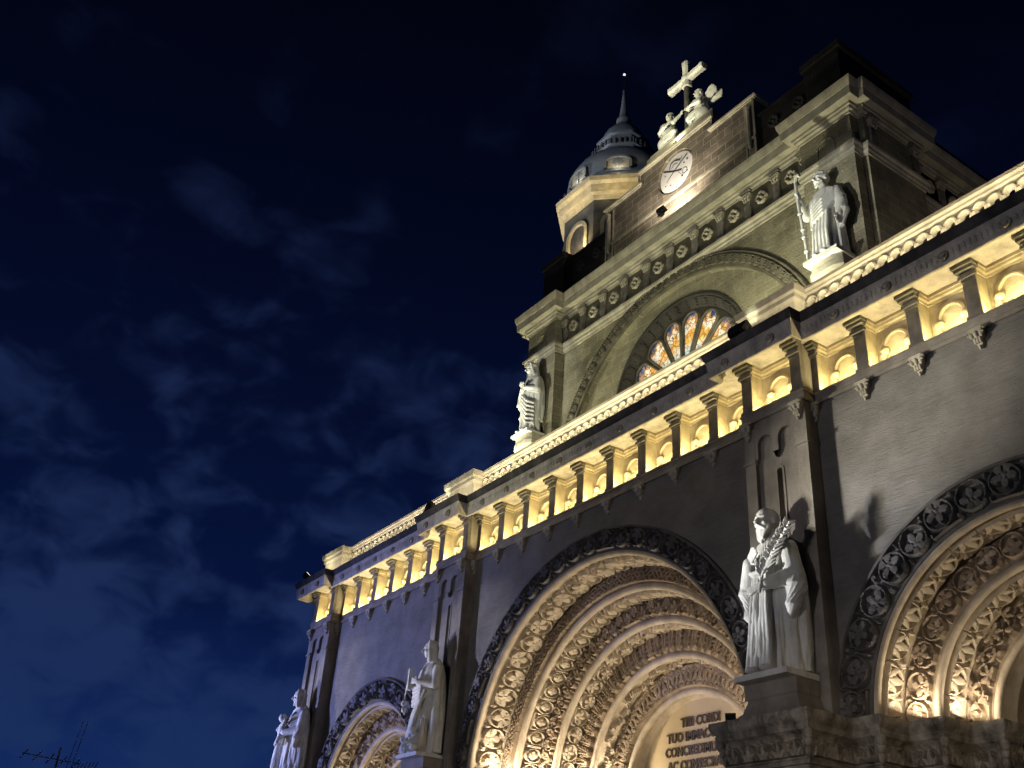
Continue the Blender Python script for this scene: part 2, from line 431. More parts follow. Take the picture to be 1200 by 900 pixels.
# ------------------------------------------------------------------ carved relief
def sst(x, w=0.06):
    return np.clip(x / w + 0.5, 0, 1) ** 2 * (3 - 2 * np.clip(x / w + 0.5, 0, 1))
def palmette(x, y, size, k=2.5, rot=0.0):
    r = np.hypot(x, y); th = np.arctan2(x, y) + rot
    lob = size * (0.50 + 0.50 * np.abs(np.cos(k * th)))
    vein = 0.45 + 0.55 * np.abs(np.cos(k * th)) ** 0.6
    return sst(lob - r, 0.12) * vein * (0.65 + 0.5 * r / size)
def motif(kind, x, y, a, alt):
    """height 0..1; y across the band in -1..1, x along it in -a..a"""
    h = np.zeros_like(x)
    if kind == 'vine':
        r = np.hypot(x / max(a, 1e-3) * 0.98, y)
        ring = np.exp(-((r - 0.84) / 0.085) ** 2)
        leaf = palmette(x, y * alt + 0.30, 0.80, 2.5) * (r < 0.80)
        boss = np.exp(-((x / 0.16) ** 2 + ((y + 0.3 * alt) / 0.16) ** 2)) * 0.9
        cor = np.exp(-(((np.abs(x) - a) / 0.15) ** 2 + ((np.abs(y) - 0.72) / 0.2) ** 2)) * 0.8
        h = np.maximum.reduce([ring * 0.9, leaf * 0.85, boss, cor])
    elif kind == 'scallop':
        yy = y + 1.0
        r = np.hypot(x / a * 0.97, yy / 1.85)
        rim = np.exp(-((r - 0.90) / 0.065) ** 2)
        th = np.arctan2(x, yy + 0.12)
        lob = (0.72 + 0.16 * np.cos(9 * th))
        leaf = sst(lob - r, 0.08) * (0.40 + 0.6 * np.abs(np.cos(4.5 * th)) ** 0.7)
        cor = np.exp(-(((np.abs(x) - a) / 0.22) ** 2 + ((y - 0.70) / 0.22) ** 2)) * 0.7
        h = np.maximum.reduce([rim, leaf * 0.9, cor])
    elif kind == 'scroll':
        t = x / a
        stem = np.exp(-((y - 0.52 * alt * np.sin(PI * (t + 1) / 2 * 2)) / 0.13) ** 2)
        h = stem * 0.7
        for cxx, s in ((-0.5, -1), (0.5, 1)):
            fx, fy = x - cxx * a, y + 0.42 * alt * (-s) * -1
            rr = np.hypot(fx, fy)
            fl = palmette(fx, fy, 0.46, 3.0, 0.3 * s)
            h = np.maximum(h, np.maximum(fl * 0.95, np.exp(-(rr / 0.12) ** 2)))
    elif kind == 'acanthus':
        t = (y + 1) / 2
        w = a * 0.92 * (0.55 + 0.45 * np.sin(PI * np.clip(t * 0.85 + 0.12, 0, 1))) * (1 + 0.16 * np.sin(t * 26))
        body = sst(w - np.abs(x), 0.14 * a)
        vein = 0.45 + 0.55 * np.abs(np.cos(np.pi * x / a * 2.0 + t * 2.2 * np.sign(x)))
        tip = np.exp(-((x / (a * 0.55)) ** 2 + ((y - 0.62) / 0.22) ** 2))
        h = np.maximum(body * vein * 0.75, tip) * sst(0.94 - np.abs(y), 0.1)
    elif kind == 'oval':
        r = np.hypot(x / a * 1.05, y * 0.95)
        ring = np.exp(-((r - 0.82) / 0.09) ** 2)
        eg = np.sqrt(np.clip(1 - (r / 0.62) ** 2, 0, 1)) * (0.6 + 0.4 * np.abs(np.cos(2.0 * np.arctan2(y, x))))
        d = np.exp(-((np.abs(x) - a) / 0.12) ** 2) * sst(0.8 - np.abs(y), 0.3) * 0.8
        h = np.maximum.reduce([ring * 0.9, eg * 0.9, d])
    elif kind == 'leafvine':
        t = x / a
        c = 0.45 * alt * np.cos(PI * t)
        stem = np.exp(-((y - c) / 0.10) ** 2)
        h = stem * 0.75
        for cxx, s in ((0.0, -1), (1.0, 1), (-1.0, 1)):
            fx, fy = x - cxx * a, (y - 0.30 * alt * s)
            h = np.maximum(h, palmette(fx * 0.9, fy * (-s * alt) + 0.35, 0.85, 3.5) * 0.9 * (np.abs(fx) < a))
    lip = sst(np.abs(y) - 0.955, 0.03) * 0.6
    return np.maximum(h, lip)

def relief(mb, posfn, n, aspect, kind, nu=22, nv=18, jit=0.12):
    """posfn(s in 0..1 along, t in 0..1 across, h 0..1) -> xyz"""
    U = np.linspace(0, n, n * nu + 1)
    V = np.linspace(0, 1, nv)
    u, v = np.meshgrid(U, V, indexing='ij')
    i = np.minimum(u.astype(int), n - 1)
    x = (u - i - 0.5) * 2 * aspect
    y = (v - 0.5) * 2
    alt = np.where(i % 2 == 0, 1.0, -1.0)
    js = 1 + jit * rng.uniform(-1, 1, n)[i]
    jx = 0.08 * jit / 0.12 * rng.uniform(-1, 1, n)[i]
    jy = 0.06 * jit / 0.12 * rng.uniform(-1, 1, n)[i]
    h = motif(kind, (x + jx) , y + jy, aspect, alt) * js
    h = 0.80 * sst(h - 0.30, 0.36) + 0.34 * np.clip(h - 0.42, 0, 1) + 0.03 * rng.standard_normal(h.shape)
    h = np.clip(h, 0, 1.25)
    h[:, 0] = h[:, -1] = 0
    mb.grid(posfn(u / n, v, h))

def ring_face(mb, X0, Zc, r0, r1, y, depth, n, kind, nu=22, nv=18, a0=PI, a1=0.0):
    asp = (PI * (r0 + r1) / 2 / n) / abs(r1 - r0)
    def pos(s, t, h):
        an = a0 + (a1 - a0) * s; r = r0 + (r1 - r0) * t
        return np.stack([X0 + r * np.cos(an), y - depth * h, Zc + r * np.sin(an)], -1)
    relief(mb, pos, n, asp, kind, nu, nv)
def ring_soffit(mb, X0, Zc, r, y0, y1, depth, n, kind, nu=22, nv=18, a0=PI, a1=0.0):
    asp = (PI * r / n) / abs(y1 - y0)
    def pos(s, t, h):
        an = a0 + (a1 - a0) * s; rr = r - depth * h
        return np.stack([X0 + rr * np.cos(an), y0 + (y1 - y0) * t, Zc + rr * np.sin(an)], -1)
    relief(mb, pos, n, asp, kind, nu, nv)
def arc_profile(mb, X0, Zc, prof, seg=72, a0=PI, a1=0.0, closed=False, stones=0):
    """revolve (r, y) profile over the arch"""
    an = np.linspace(a0, a1, seg + 1)
    P = np.array([[(X0 + r * math.cos(t), y, Zc + r * math.sin(t)) for r, y in prof] for t in an])
    mb.grid(P, cv=closed)
def roll(mb, X0, Zc, r, y, rad, seg=72, a0=PI, a1=0.0):
    k = np.linspace(0, 2 * PI, 12, endpoint=False)
    arc_profile(mb, X0, Zc, [(r + rad * math.cos(q), y + rad * math.sin(q)) for q in k], seg, a0, a1, True)

# ------------------------------------------------------------------ ground
g = MB(); g.grid(np.array([[(x, y, 0.0) for y in (-900, 900)] for x in (-900, 900)]))
g.build('plaza', 'pavement', smooth=0, kind='structure')

# ------------------------------------------------------------------ the cathedral front: dimensions in metres, front wall at y = 0, axis at x = 0
PIL = [(-19.86, -17.83), (-8.81, -6.78), (6.78, 8.81), (17.83, 19.86)]     # pilasters
SEC = [(-17.83, -8.81), (-6.78, 6.78), (8.81, 17.83)]                      # walls between them
ZS = 6.42                                                                   # springing of the portals
PORT = [dict(x=-13.35, rout=4.70, R=[3.78, 2.95, 2.20], Y=[0.0, 0.90, 1.80], ty=2.25),
        dict(x=0.0, rout=6.98, R=[6.20, 5.50, 4.72, 3.84, 2.92], Y=[0.0, 1.35, 2.32, 3.17, 3.95], ty=4.38),
        dict(x=13.35, rout=4.70, R=[3.78, 2.95, 2.20], Y=[0.0, 0.90, 1.80], ty=2.25)]
ZTOP = 16.5
church = thing('cathedral', 'grey stone cathedral front with three carved round-arched portals and a lit cornice of niches', 'cathedral')

def outline(fw, fp, s, back=6.0):
    p = [(-19.86 - s, back)]
    for i, (a, b) in enumerate(PIL):
        if i: p.append((a - s, -fw))
        p += [(a - s, -fp), (b + s, -fp)]
        if i < 3: p.append((b + s, -fw))
    p.append((19.86 + s, back))
    return p
def loft_front(mb, levels, back=6.0):
    """levels: (wall projection, pilaster projection, side projection, z)"""
    mb.grid(np.array([[(x, y, z) for x, y in outline(fw, fp, s, back)] for fw, fp, s, z in levels]))

# plain wall with the three round openings
wall = MB()
for (xa, xb), p in zip(SEC, PORT):
    X0, r0 = p['x'], p['R'][0] - 0.02
    zt = 14.32
    corner = [math.atan2(zt - ZS, xa - X0), math.atan2(zt - ZS, xb - X0)]
    an = np.unique(np.concatenate([np.linspace(0, PI, 73), corner]))
    inn = []; outp = []
    for t in an:
        c, s = math.cos(t), math.sin(t)
        k = min([q for q in ((xb - X0) / c if c > 1e-9 else 1e9, (xa - X0) / c if c < -1e-9 else 1e9, (zt - ZS) / s if s > 1e-9 else 1e9)])
        inn.append((X0 + r0 * c, 0, ZS + r0 * s)); outp.append((X0 + k * c, 0, ZS + k * s))
    mids = [tuple(0.5 * np.array(a) + 0.5 * np.array(b)) for a, b in zip(inn, outp)]
    wall.grid(np.array([inn, mids, outp]))
    wall.box(xa, X0 - r0, 0.0, 0.6, 0, ZS); wall.box(X0 + r0, xb, 0.0, 0.6, 0, ZS)
wall.box(-19.8, -19.5, 0.3, 40, 0, 16.3); wall.box(19.5, 19.8, 0.3, 40, 0, 16.3)
wall.build('front_wall', 'wall_stone', church)

# pilasters: sunk field between two lesenes, little hanging arches at the top, a slit in the middle
def pilaster(a, b):
    m = MB(); w = b - a
    zb = 6.5; lw = 0.34
    f, fd = -0.43, -0.31
    for (x0, x1) in ((a, a + lw), (b - lw, b)):
        m.sweep([(x0, 0.02), (x0, f), (x1, f), (x1, 0.02)], [(0, zb), (0, 14.32), (-0.02, 14.32), (-0.02, zb)])
    xi0, xi1 = a + lw, b - lw; wi = xi1 - xi0
    xc = (a + b) / 2; sw = 0.085
    # field, with the slit left open
    for x0, x1, z0, z1 in ((xi0, xc - sw, zb, 14.32), (xc + sw, xi1, zb, 14.32), (xc - sw, xc + sw, zb, 9.4), (xc - sw, xc + sw, 12.85, 14.32)):
        m.box(x0, x1, fd, 0.02, z0, z1)
    m.box(xc - sw, xc + sw, 0.0, 0.02, 9.4, 12.85)
    # slit surround
    k = np.linspace(0, PI, 13)
    for r0, r1, yy in ((sw, sw + 0.06, fd - 0.02),):
        poly_o = [(xc + r1 * math.cos(t), 12.85 - sw + r1 * math.sin(t)) for t in k]
        poly_i = [(xc + r0 * math.cos(t), 12.85 - sw + r0 * math.sin(t)) for t in k]
        P = np.array([[(x, yy, z) for x, z in poly_o], [(x, yy, z) for x, z in poly_i], [(x, 0.0, z) for x, z in poly_i]])
        P = np.concatenate([np.array([[(x, fd, z) for x, z in poly_o]]), P], 0)
        m.grid(P)
        m.box(xc - r1, xc - r0, yy, fd + 0.002, 9.4, 12.85 - sw); m.box(xc + r0, xc + r1, yy, fd + 0.002, 9.4, 12.85 - sw)
    # hanging arches
    na = 2; aw = wi / na
    for i in range(na):
        c = xi0 + aw * (i + 0.5); r = aw * 0.36
        zc = 13.62
        pts = [(c - aw / 2, 13.30), (c - r, 13.30)] + [(c + r * math.cos(t), zc + r * math.sin(t)) for t in np.linspace(PI, 0, 17)] + [(c + r, 13.30), (c + aw / 2, 13.30), (c + aw / 2, 14.32), (c - aw / 2, 14.32)]
        P = np.array(pts)
        n = len(P)
        front = np.c_[P[:, 0], np.full(n, f + 0.01), P[:, 1]]; back = np.c_[P[:, 0], np.full(n, fd + 0.005), P[:, 1]]
        m.grid(np.array([front, back]), cv=True)
        # front face as quads up to the top edge
        lo = front[:21]; hi = lo.copy(); hi[:, 2] = 14.32
        m.grid(np.array([lo, hi]))
        for ex in (c - aw / 2, c + aw / 2):
            m.loft([[(ex - q, fd, z), (ex - q, f + 0.02, z), (ex + q, f + 0.02, z), (ex + q, fd, z)] for q, z in ((0.02, 13.14), (0.09, 13.30), (0.09, 13.36))])
    # small stepped blocks at the head of each lesene
    for x0, x1 in ((a, a + lw), (b - lw, b)):
        m.box(x0 - 0.04, x1 + 0.04, f - 0.05, 0.0, 13.16, 13.24)
    o = m.build('pilaster', 'pilaster_stone', church)
    return o
p0 = pilaster(*PIL[0])
for i in (1, 2, 3):
    copy_of(p0, church, PIL[i][0] - PIL[0][0])

# portals
def portal(p, big):
    X0 = p['x']; RR = p['R']; YY = p['Y']; rout = p['rout']
    m = MB()
    nseg = 96 if big else 72
    last = len(RR) - 1
    for k, (r, y) in enumerate(zip(RR, YY)):
        y2 = YY[k + 1] if k < last else p['ty']
        rr = 0.115 if big else 0.085
        roll(m, X0, ZS, r + 0.02, y + rr * 0.6, rr, nseg)                    # round moulding on each edge
        w = y2 - y
        if k < last:
            rn = RR[k + 1]
            arc_profile(m, X0, ZS, [(r, y + rr), (r, y + 0.20 * w)], nseg)                      # plain strip
            arc_profile(m, X0, ZS, [(r, y + 0.88 * w), (r - 0.03, y + 0.88 * w), (r - 0.03, y + 0.92 * w), (r - 0.015, y + 0.96 * w), (r - 0.05, y2), (r - 0.12, y2 - 0.02)], nseg)
        else:
            arc_profile(m, X0, ZS, [(r, y + rr), (r - 0.05, y + 0.6 * w), (r - 0.13, y2 + 0.02)], nseg)
    # splayed jambs below the arches
    for sgn in (-1, 1):
        pts = []
        for k, (r, y) in enumerate(zip(RR, YY)):
            y2 = YY[k + 1] if k < last else p['ty'] + 0.3
            pts += [(X0 + sgn * r, y), (X0 + sgn * r, y2)]
        m.grid(np.array([[(x, y, 0.0) for x, y in pts], [(x, y, ZS) for x, y in pts]]))
    po = m.build('portal', 'carved_stone', church)
    # outermost band: sooty vine scrolls on the wall face
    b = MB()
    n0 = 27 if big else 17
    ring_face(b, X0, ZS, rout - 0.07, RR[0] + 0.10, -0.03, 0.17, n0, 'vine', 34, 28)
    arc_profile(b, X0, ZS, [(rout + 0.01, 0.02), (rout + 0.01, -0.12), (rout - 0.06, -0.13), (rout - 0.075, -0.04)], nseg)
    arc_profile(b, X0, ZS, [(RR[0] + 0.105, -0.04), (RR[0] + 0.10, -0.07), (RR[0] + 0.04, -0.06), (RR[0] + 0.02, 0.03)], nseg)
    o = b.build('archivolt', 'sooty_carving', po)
    fk = ['leafvine', 'vine', 'acanthus', 'leafvine'] if big else ['vine', 'leafvine']
    fn = [46, 44, 40, 26] if big else [17, 10]
    sk = ['vine', 'oval', 'vine', 'scroll'] if big else ['scallop', 'scallop']
    sn = [28, 32, 25, 17] if big else [17, 13]
    for k in range(last):
        w = YY[k + 1] - YY[k]
        b = MB()
        ring_soffit(b, X0, ZS, RR[k], YY[k] + 0.20 * w, YY[k] + 0.88 * w, 0.16 if big else 0.14, sn[k], sk[k], 32, 26)
        b.build('archivolt', 'carved_stone', po)
        b = MB()
        a, c = RR[k] - 0.10, RR[k + 1] + 0.13
        ring_face(b, X0, ZS, a, c, YY[k + 1] - 0.01, 0.16 if big else 0.13, fn[k], fk[k], 26, 24)
        arc_profile(b, X0, ZS, [(RR[k] + 0.02, YY[k + 1] + 0.01), (a, YY[k + 1] - 0.01)], nseg)
        arc_profile(b, X0, ZS, [(c, YY[k + 1] - 0.01), (RR[k + 1], YY[k + 1] + 0.03)], nseg)
        b.build('archivolt', 'shaded_brown_carving', po)
    # tympanum and what closes the opening under it
    r = RR[-1]; t = MB()
    k = np.linspace(PI, 0, 41)
    arc = [(X0 + (r + 0.02) * math.cos(q), ZS + (r + 0.02) * math.sin(q)) for q in k]
    if big:
        t.add([(X0, p['ty'], ZS)] + [(x, p['ty'], z) for x, z in arc], [(0, i, i + 1) for i in range(1, 41)])
        t.box(X0 - r, X0 + r, p['ty'] - 0.05, p['ty'] + 0.2, ZS - 0.9, ZS)
        t.build('tympanum', 'tympanum_stone', po)
    else:
        t.add([(X0, p['ty'] + 0.6, ZS)] + [(x, p['ty'] + 0.6, z) for x, z in arc], [(0, i, i + 1) for i in range(1, 41)])
        t.grid(np.array([[(x, y, z) for x, z in arc] for y in (p['ty'] - 0.1, p['ty'] + 0.6)]))
        t.build('tympanum', 'shaded_brown_carving', po)
    q_ = MB(); q_.box(X0 - RR[0], X0 + RR[0], p['ty'] + 0.9, p['ty'] + 1.0, 0, ZS + 3.2); q_.build('portal_back', 'dark_stone', po)  # dark backing added to close the see-through gap behind the portal
    d = MB()
    dy = p['ty'] + 0.15
    d.box(X0 - r, X0 + r, dy + 0.1, dy + 0.3, 0, ZS - 0.7)
    for sgn in (-1, 1):
        for zz in (0.4, 2.2, 4.0):
            d.box(X0 + sgn * (0.15 + r * 0.42) - r * 0.36, X0 + sgn * (0.15 + r * 0.42) + r * 0.36, dy + 0.04, dy + 0.102, zz, zz + 1.4)
    d.build('door', 'door_wood', po)
    return po
po_c = portal(PORT[1], True)
po_r = portal(PORT[2], False)
po_l = copy_of(po_r, church, PORT[0]['x'] - PORT[2]['x'])
for c in list(po_r.children):
    copy_of(c, po_l)

# the carved dedication on the big tympanum
def text_mesh(name, body, size, m, parent, x, y, z, align='LEFT', sx=1.0, depth=0.03):
    cu = bpy.data.curves.new(name, 'FONT')
    cu.body = body; cu.size = size; cu.align_x = align; cu.extrude = depth; cu.offset = 0.012
    cu.space_character = 1.02
    t = bpy.data.objects.new(name, cu); COL.objects.link(t)
    dg = bpy.context.evaluated_depsgraph_get()
    me = bpy.data.meshes.new_from_object(t.evaluated_get(dg))
    bpy.data.objects.remove(t)
    v = np.empty(len(me.vertices) * 3); me.vertices.foreach_get('co', v); v = v.reshape(-1, 3)
    w = np.c_[x + v[:, 0] * sx, y - v[:, 2], z + v[:, 1]]
    me.vertices.foreach_set('co', w.ravel()); me.update()
    me.materials.clear(); me.materials.append(MATS[m])
    o = bpy.data.objects.new(name, me); COL.objects.link(o); o.parent = parent
    return o
for line, zz, sx in (('TIBI CORDI', 8.46, 0.86), ('TUO IMMACULATO', 8.04, 0.86), ('CONCREDIMUS NOS', 7.62, 0.86), ('AC CONSECRAMUS', 7.20, 0.86)):
    text_mesh('inscription', line, 0.385, 'letter_brown', po_c, 0.0, PORT[1]['ty'] - 0.012, zz, 'CENTER', sx, 0.02)

# impost ledge that runs round the piers and along the splayed jambs
LEDGE = [(0.0, 5.05), (0.10, 5.05), (0.12, 5.13), (0.03, 5.18), (0.02, 5.55), (0.10, 5.55), (0.14, 5.62), (0.06, 5.68), (0.05, 6.08), (0.10, 6.15), (0.20, 6.20), (0.24, 6.28),
         (0.22, 6.32), (0.30, 6.40), (0.33, 6.46), (0.33, 6.58), (0.28, 6.60), (-0.10, 6.60), (-0.10, 5.05)]
def jamb(p, sgn):
    last = len(p['R']) - 1
    pts = []
    for k, (r, y) in enumerate(zip(p['R'], p['Y'])):
        y2 = p['Y'][k + 1] if k < last else p['ty'] - 0.02
        pts += [(p['x'] + sgn * r, y), (p['x'] + sgn * r, y2)]
    return pts if sgn > 0 else pts
PIER = [(a - 0.04 if i else a, b + 0.06) for i, (a, b) in enumerate(PIL)]
runs = []
for i, (a, b) in enumerate(PIER):
    pth = []
    if i == 0: pth += [(a, 5.0)]
    else:
        j = jamb(PORT[i - 1], 1)[::-1]          # right jamb of the portal on the left, from inside to the wall
        pth += j + [(a, 0.0)]
    pth += [(a, -1.37), (b, -1.37)]
    if i == 3: pth += [(b, 5.0)]
    else: pth += [(b, 0.0)] + jamb(PORT[i], -1)
    runs.append(pth)
def frieze_leaves(mb, p0, p1, z0, z1):
    p0 = np.array(p0); p1 = np.array(p1); d = p1 - p0; Ln = np.linalg.norm(d)
    if Ln < 0.3: return
    d /= Ln; nr = np.array((d[1], -d[0]))
    n = max(1, round(Ln / 0.42))
    def pos(s, t, h):
        q = p0 + (p1 - p0) * s[..., None] + nr * (0.03 + 0.16 * h)[..., None]
        return np.concatenate([q, (z0 + (z1 - z0) * t)[..., None]], -1)
    relief(mb, pos, n, Ln / n / (z1 - z0), 'scallop', 26, 20)
for i, pth in enumerate(runs):
    m = MB(); m.sweep(pth, LEDGE)
    a, b = PIER[i]
    m.box(a + 0.02, b - 0.02, -1.36, 0.02, 0, 6.595)
    lo = m.build('impost_ledge', 'ledge_stone', church)
    lf = MB()
    for q0, q1 in zip(pth[:-1], pth[1:]):
        if abs(q0[1]) < 4.6 and abs(q1[1]) < 4.6:
            frieze_leaves(lf, q0, q1, 5.69, 6.09)
    lf.build('leaf_frieze', 'ledge_stone', lo)
    # leaves that clasp every outer corner
    for q in range(1, len(pth) - 1):
        v0 = np.array(pth[q]) - np.array(pth[q - 1]); v1 = np.array(pth[q + 1]) - np.array(pth[q])
        if v0[0] * v1[1] - v0[1] * v1[0] > 0 and abs(pth[q][1]) < 4.6:
            n0 = np.array((v0[1], -v0[0])) / np.hypot(*v0); n1 = np.array((v1[1], -v1[0])) / np.hypot(*v1)
            o = (n0 + n1); cl = MB()
            for kk, zz in enumerate((5.80, 5.98, 6.12)):
                c = np.array(pth[q]) + o * (0.08 + 0.035 * kk)
                cl.sphere((c[0], c[1], zz), (0.075 + 0.015 * kk, 0.075 + 0.015 * kk, 0.13), 12, 8)
            for nn in (n0, n1):
                c = np.array(pth[q]) + o * 0.09 - nn * 0.10
                cl.sphere((c[0], c[1], 6.02), (0.06, 0.06, 0.17), 10, 8)
            cl.build('corner_leaf', 'ledge_stone', lo)

# ------------------------------------------------------------------ lit frieze of niches
FR0, FR1 = 14.66, 15.62          # panel bottom and top
def corbel_mesh():
    m = MB()
    m.loft([[(-0.17, 0.02, 14.30), (-0.17, -0.20, 14.30), (0.17, -0.20, 14.30), (0.17, 0.02, 14.30)],
            [(-0.16, 0.02, 14.24), (-0.16, -0.19, 14.24), (0.16, -0.19, 14.24), (0.16, 0.02, 14.24)],
            [(-0.10, 0.02, 14.02), (-0.10, -0.09, 14.02), (0.10, -0.09, 14.02), (0.10, 0.02, 14.02)],
            [(-0.03, 0.02, 13.84), (-0.03, -0.03, 13.84), (0.03, -0.03, 13.84), (0.03, 0.02, 13.84)]])
    for sx in (-1, 0, 1):
        m.sphere((0.115 * sx, -0.15 + 0.02 * abs(sx), 14.17), (0.062, 0.06, 0.085), 10, 7)
        m.sphere((0.06 * sx, -0.10, 14.02), (0.045, 0.05, 0.08), 10, 7)
    for sx in (-1, 1):
        m.tube([(0.17 * sx + 0.05 * math.cos(t) * sx, -0.17, 14.21 + 0.05 * math.sin(t)) for t in np.linspace(0, 5.2, 10)], 0.022, 6)
    m.sphere((0, -0.06, 13.86), (0.035, 0.035, 0.06), 8, 6)
    return m
def niche(w):
    """one bay: x from 0 to w between pier centres, front at y=0"""
    hp = 0.18
    d = 0.42
    m = MB()
    m.box(hp - 0.01, w - hp + 0.01, d, d + 0.05, FR0 - 0.05, 16.06)
    m.box(0.0, w, 0.0, d + 0.05, 14.32, FR0 - 0.001)
    m.box(0.16, 0.18, 0.01, d, FR0, 16.05); m.box(w - 0.18, w - 0.16, 0.01, d, FR0, 16.05)  # pale slabs put the lit look of the pier flanks into colour
    # the sill slopes up to the panel
    return m
def blind_arch(w):
    m = MB(); c = w / 2; r1 = 0.385; r0 = 0.28; d = 0.42; zc = 15.26
    t = np.linspace(PI, 0, 25)
    prof = [(r1, d), (r1, d - 0.07), (r1 - 0.03, d - 0.09), (r0 + 0.02, d - 0.09), (r0, d - 0.06), (r0, d)]
    m.grid(np.array([[(c + r * math.cos(q), y, zc + r * math.sin(q)) for r, y in prof] for q in t]))
    for s in (-1, 1):      # cushion capitals the arch springs from
        m.sphere((c + s * (r0 + r1) / 2, d - 0.05, zc - 0.10), (0.13, 0.10, 0.12), 14, 9)
        m.box(c + s * 0.36 - 0.06, c + s * 0.36 + 0.06, d - 0.10, d + 0.01, FR0, zc - 0.06)
    k = np.linspace(PI, 0, 17)
    m.add([(c, d - 0.03, zc)] + [(c + r0 * math.cos(q), d - 0.03, zc + r0 * math.sin(q)) for q in k], [(0, i, i + 1) for i in range(1, 17)])
    return m
def pier():
    m = MB(); h = 0.175
    h = 0.165
    m.box(-h, h, 0.0, 0.44, FR0 - 0.002, 16.05)
    # stepped capital
    for e, f, z0, z1 in ((0.0, -0.03, 15.66, 15.722), (0.05, -0.08, 15.724, 15.80), (0.0, -0.05, 15.802, 15.88), (0.07, -0.16, 15.882, 15.96), (0.10, -0.23, 15.962, 16.05)):
        m.box(-h - e, h + e, f, 0.008, z0, z1)
    m.box(-h - 0.03, h + 0.03, -0.05, 0.004, FR0 - 0.001, FR0 + 0.07)
    return m
first = {}
def frieze_run(xa, xb, n, y, ends=(True, True)):
    w = (xb - xa) / n
    key = round(w, 3)
    for i in range(n):
        x = xa + i * w
        if key not in first:
            bay = niche(w).build('niche', 'niche_stone', church)
            ar = blind_arch(w).build('blind_arch', 'niche_stone', bay)
            md = MB()
            md.sweep([(0.175, 0.0), (0.175, 0.42), (w - 0.175, 0.42), (w - 0.175, 0.0)], [(-0.02, 15.80), (0.03, 15.80), (0.04, 15.86), (0.08, 15.89), (0.09, 15.95), (0.11, 15.97), (0.11, 16.052), (-0.02, 16.052)])
            mo = md.build('moulding', 'niche_stone', bay)
            first[key] = (bay, ar, mo)
            bay.location = (x, y, 0)
        else:
            b0, a0_, m0 = first[key]
            bay = b0.copy(); COL.objects.link(bay); bay.parent = church; bay.location = (x, y, 0)
            for q in (a0_, m0):
                c = q.copy(); COL.objects.link(c); c.parent = bay
        area('niche_light', (x + w / 2, y + 0.07, FR0 + 0.03), (x + w / 2, y + 0.16, FR0 + 0.75), 38.0 * random.uniform(0.8, 1.15), NICHE, w - 0.5, 0.07)
    for i in range(n + 1):
        if (i == 0 and not ends[0]) or (i == n and not ends[1]): continue
        x = xa + i * w
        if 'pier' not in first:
            pr = pier().build('frieze_pier', 'pier_shade_stone', church)
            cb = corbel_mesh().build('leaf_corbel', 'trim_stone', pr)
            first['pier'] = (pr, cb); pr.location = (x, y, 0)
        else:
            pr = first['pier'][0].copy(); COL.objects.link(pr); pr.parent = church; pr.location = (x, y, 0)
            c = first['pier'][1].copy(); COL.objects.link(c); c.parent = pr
frieze_run(-6.78, 6.78, 9, 0.0)
frieze_run(8.81, 17.83, 6, 0.0)
frieze_run(-17.83, -8.81, 6, 0.0)
for a, b in PIL:
    frieze_run(a + 0.18, b - 0.18, 1, -0.43)

# sill band under the niches, core behind them
m = MB()
loft_front(m, [(0.0, 0.43, 0, 14.30), (0.07, 0.50, 0.07, 14.30), (0.07, 0.50, 0.07, 14.40), (0.03, 0.46, 0.03, 14.44), (0.03, 0.46, 0.03, 14.56), (0.06, 0.49, 0.06, 14.58), (0.06, 0.49, 0.06, 14.64), (-0.02, 0.41, -0.02, 14.655)])
m.build('sill_band', 'pilaster_stone', church)
m = MB()
for a, b in PIL:
    m.box(a + 0.01, a + 0.30, -0.30, 0.6, 14.5, 16.06)
    m.box(b - 0.30, b - 0.01, -0.30, 0.6, 14.5, 16.06)
m.box(-19.84, 19.84, 0.60, 3.4, 14.0, 16.6)
m.build('frieze_core', 'pilaster_stone', church)

# main cornice
m = MB()
loft_front(m, [(-0.6, -0.2, -0.6, 16.055), (0.10, 0.50, 0.10, 16.055), (0.70, 1.08, 0.34, 16.055), (0.72, 1.10, 0.36, 15.80), (0.78, 1.16, 0.40, 15.70), (0.82, 1.20, 0.43, 15.72),
               (0.87, 1.25, 0.46, 16.10), (0.89, 1.27, 0.48, 16.18)])
corn = m.build('cornice', 'cornice_stone', church)
m = MB()
loft_front(m, [(0.84, 1.22, 0.44, 16.18), (0.90, 1.28, 0.49, 16.185), (0.90, 1.28, 0.49, 16.22), (0.94, 1.32, 0.52, 16.25), (0.97, 1.345, 0.545, 16.36), (0.99, 1.365, 0.565, 16.43), (0.96, 1.34, 0.54, 16.44), (-0.4, -0.2, -0.3, 16.47)])
m.build('cornice_cap', 'soot_shade_stone', corn)  # near black: soot plus the shade of the unlit cap, both in the colour
ros = MB()
for rr, yy in ((0.115, 0.0),):
    k = np.linspace(0, 2 * PI, 20, endpoint=False)
    prof = [(0.125, 0.02), (0.125, -0.04), (0.10, -0.06), (0.085, -0.035), (0.06, -0.03), (0.05, -0.06), (0.001, -0.075)]
    ros.grid(np.array([[(r * math.cos(t), y, r * math.sin(t)) for t in k] for r, y in prof]), cv=True)
    for q in range(6):
        ros.sphere((0.045 * math.cos(q * PI / 3), -0.055, 0.045 * math.sin(q * PI / 3)), 0.02, 8, 6)
ros = ros.build('rosette', 'trim_stone', corn)
spots = [(x, -0.86) for xa, xb, n in ((-6.78, 6.78, 9), (8.81, 17.83, 6), (-17.83, -8.81, 6)) for x in np.linspace(xa, xb, n + 1)[1:-1]]
spots += [(x, -1.24) for a, b in PIL for x in (a + 0.22, b - 0.22)] + [((a + b) / 2 + s * 1.45, -1.24) for a, b in PIL[1:3] for s in ()]
for i, (x, y) in enumerate(spots):
    o = ros if i == 0 else ros.copy()
    if i: COL.objects.link(o)
    o.location = (x, y, 15.92)
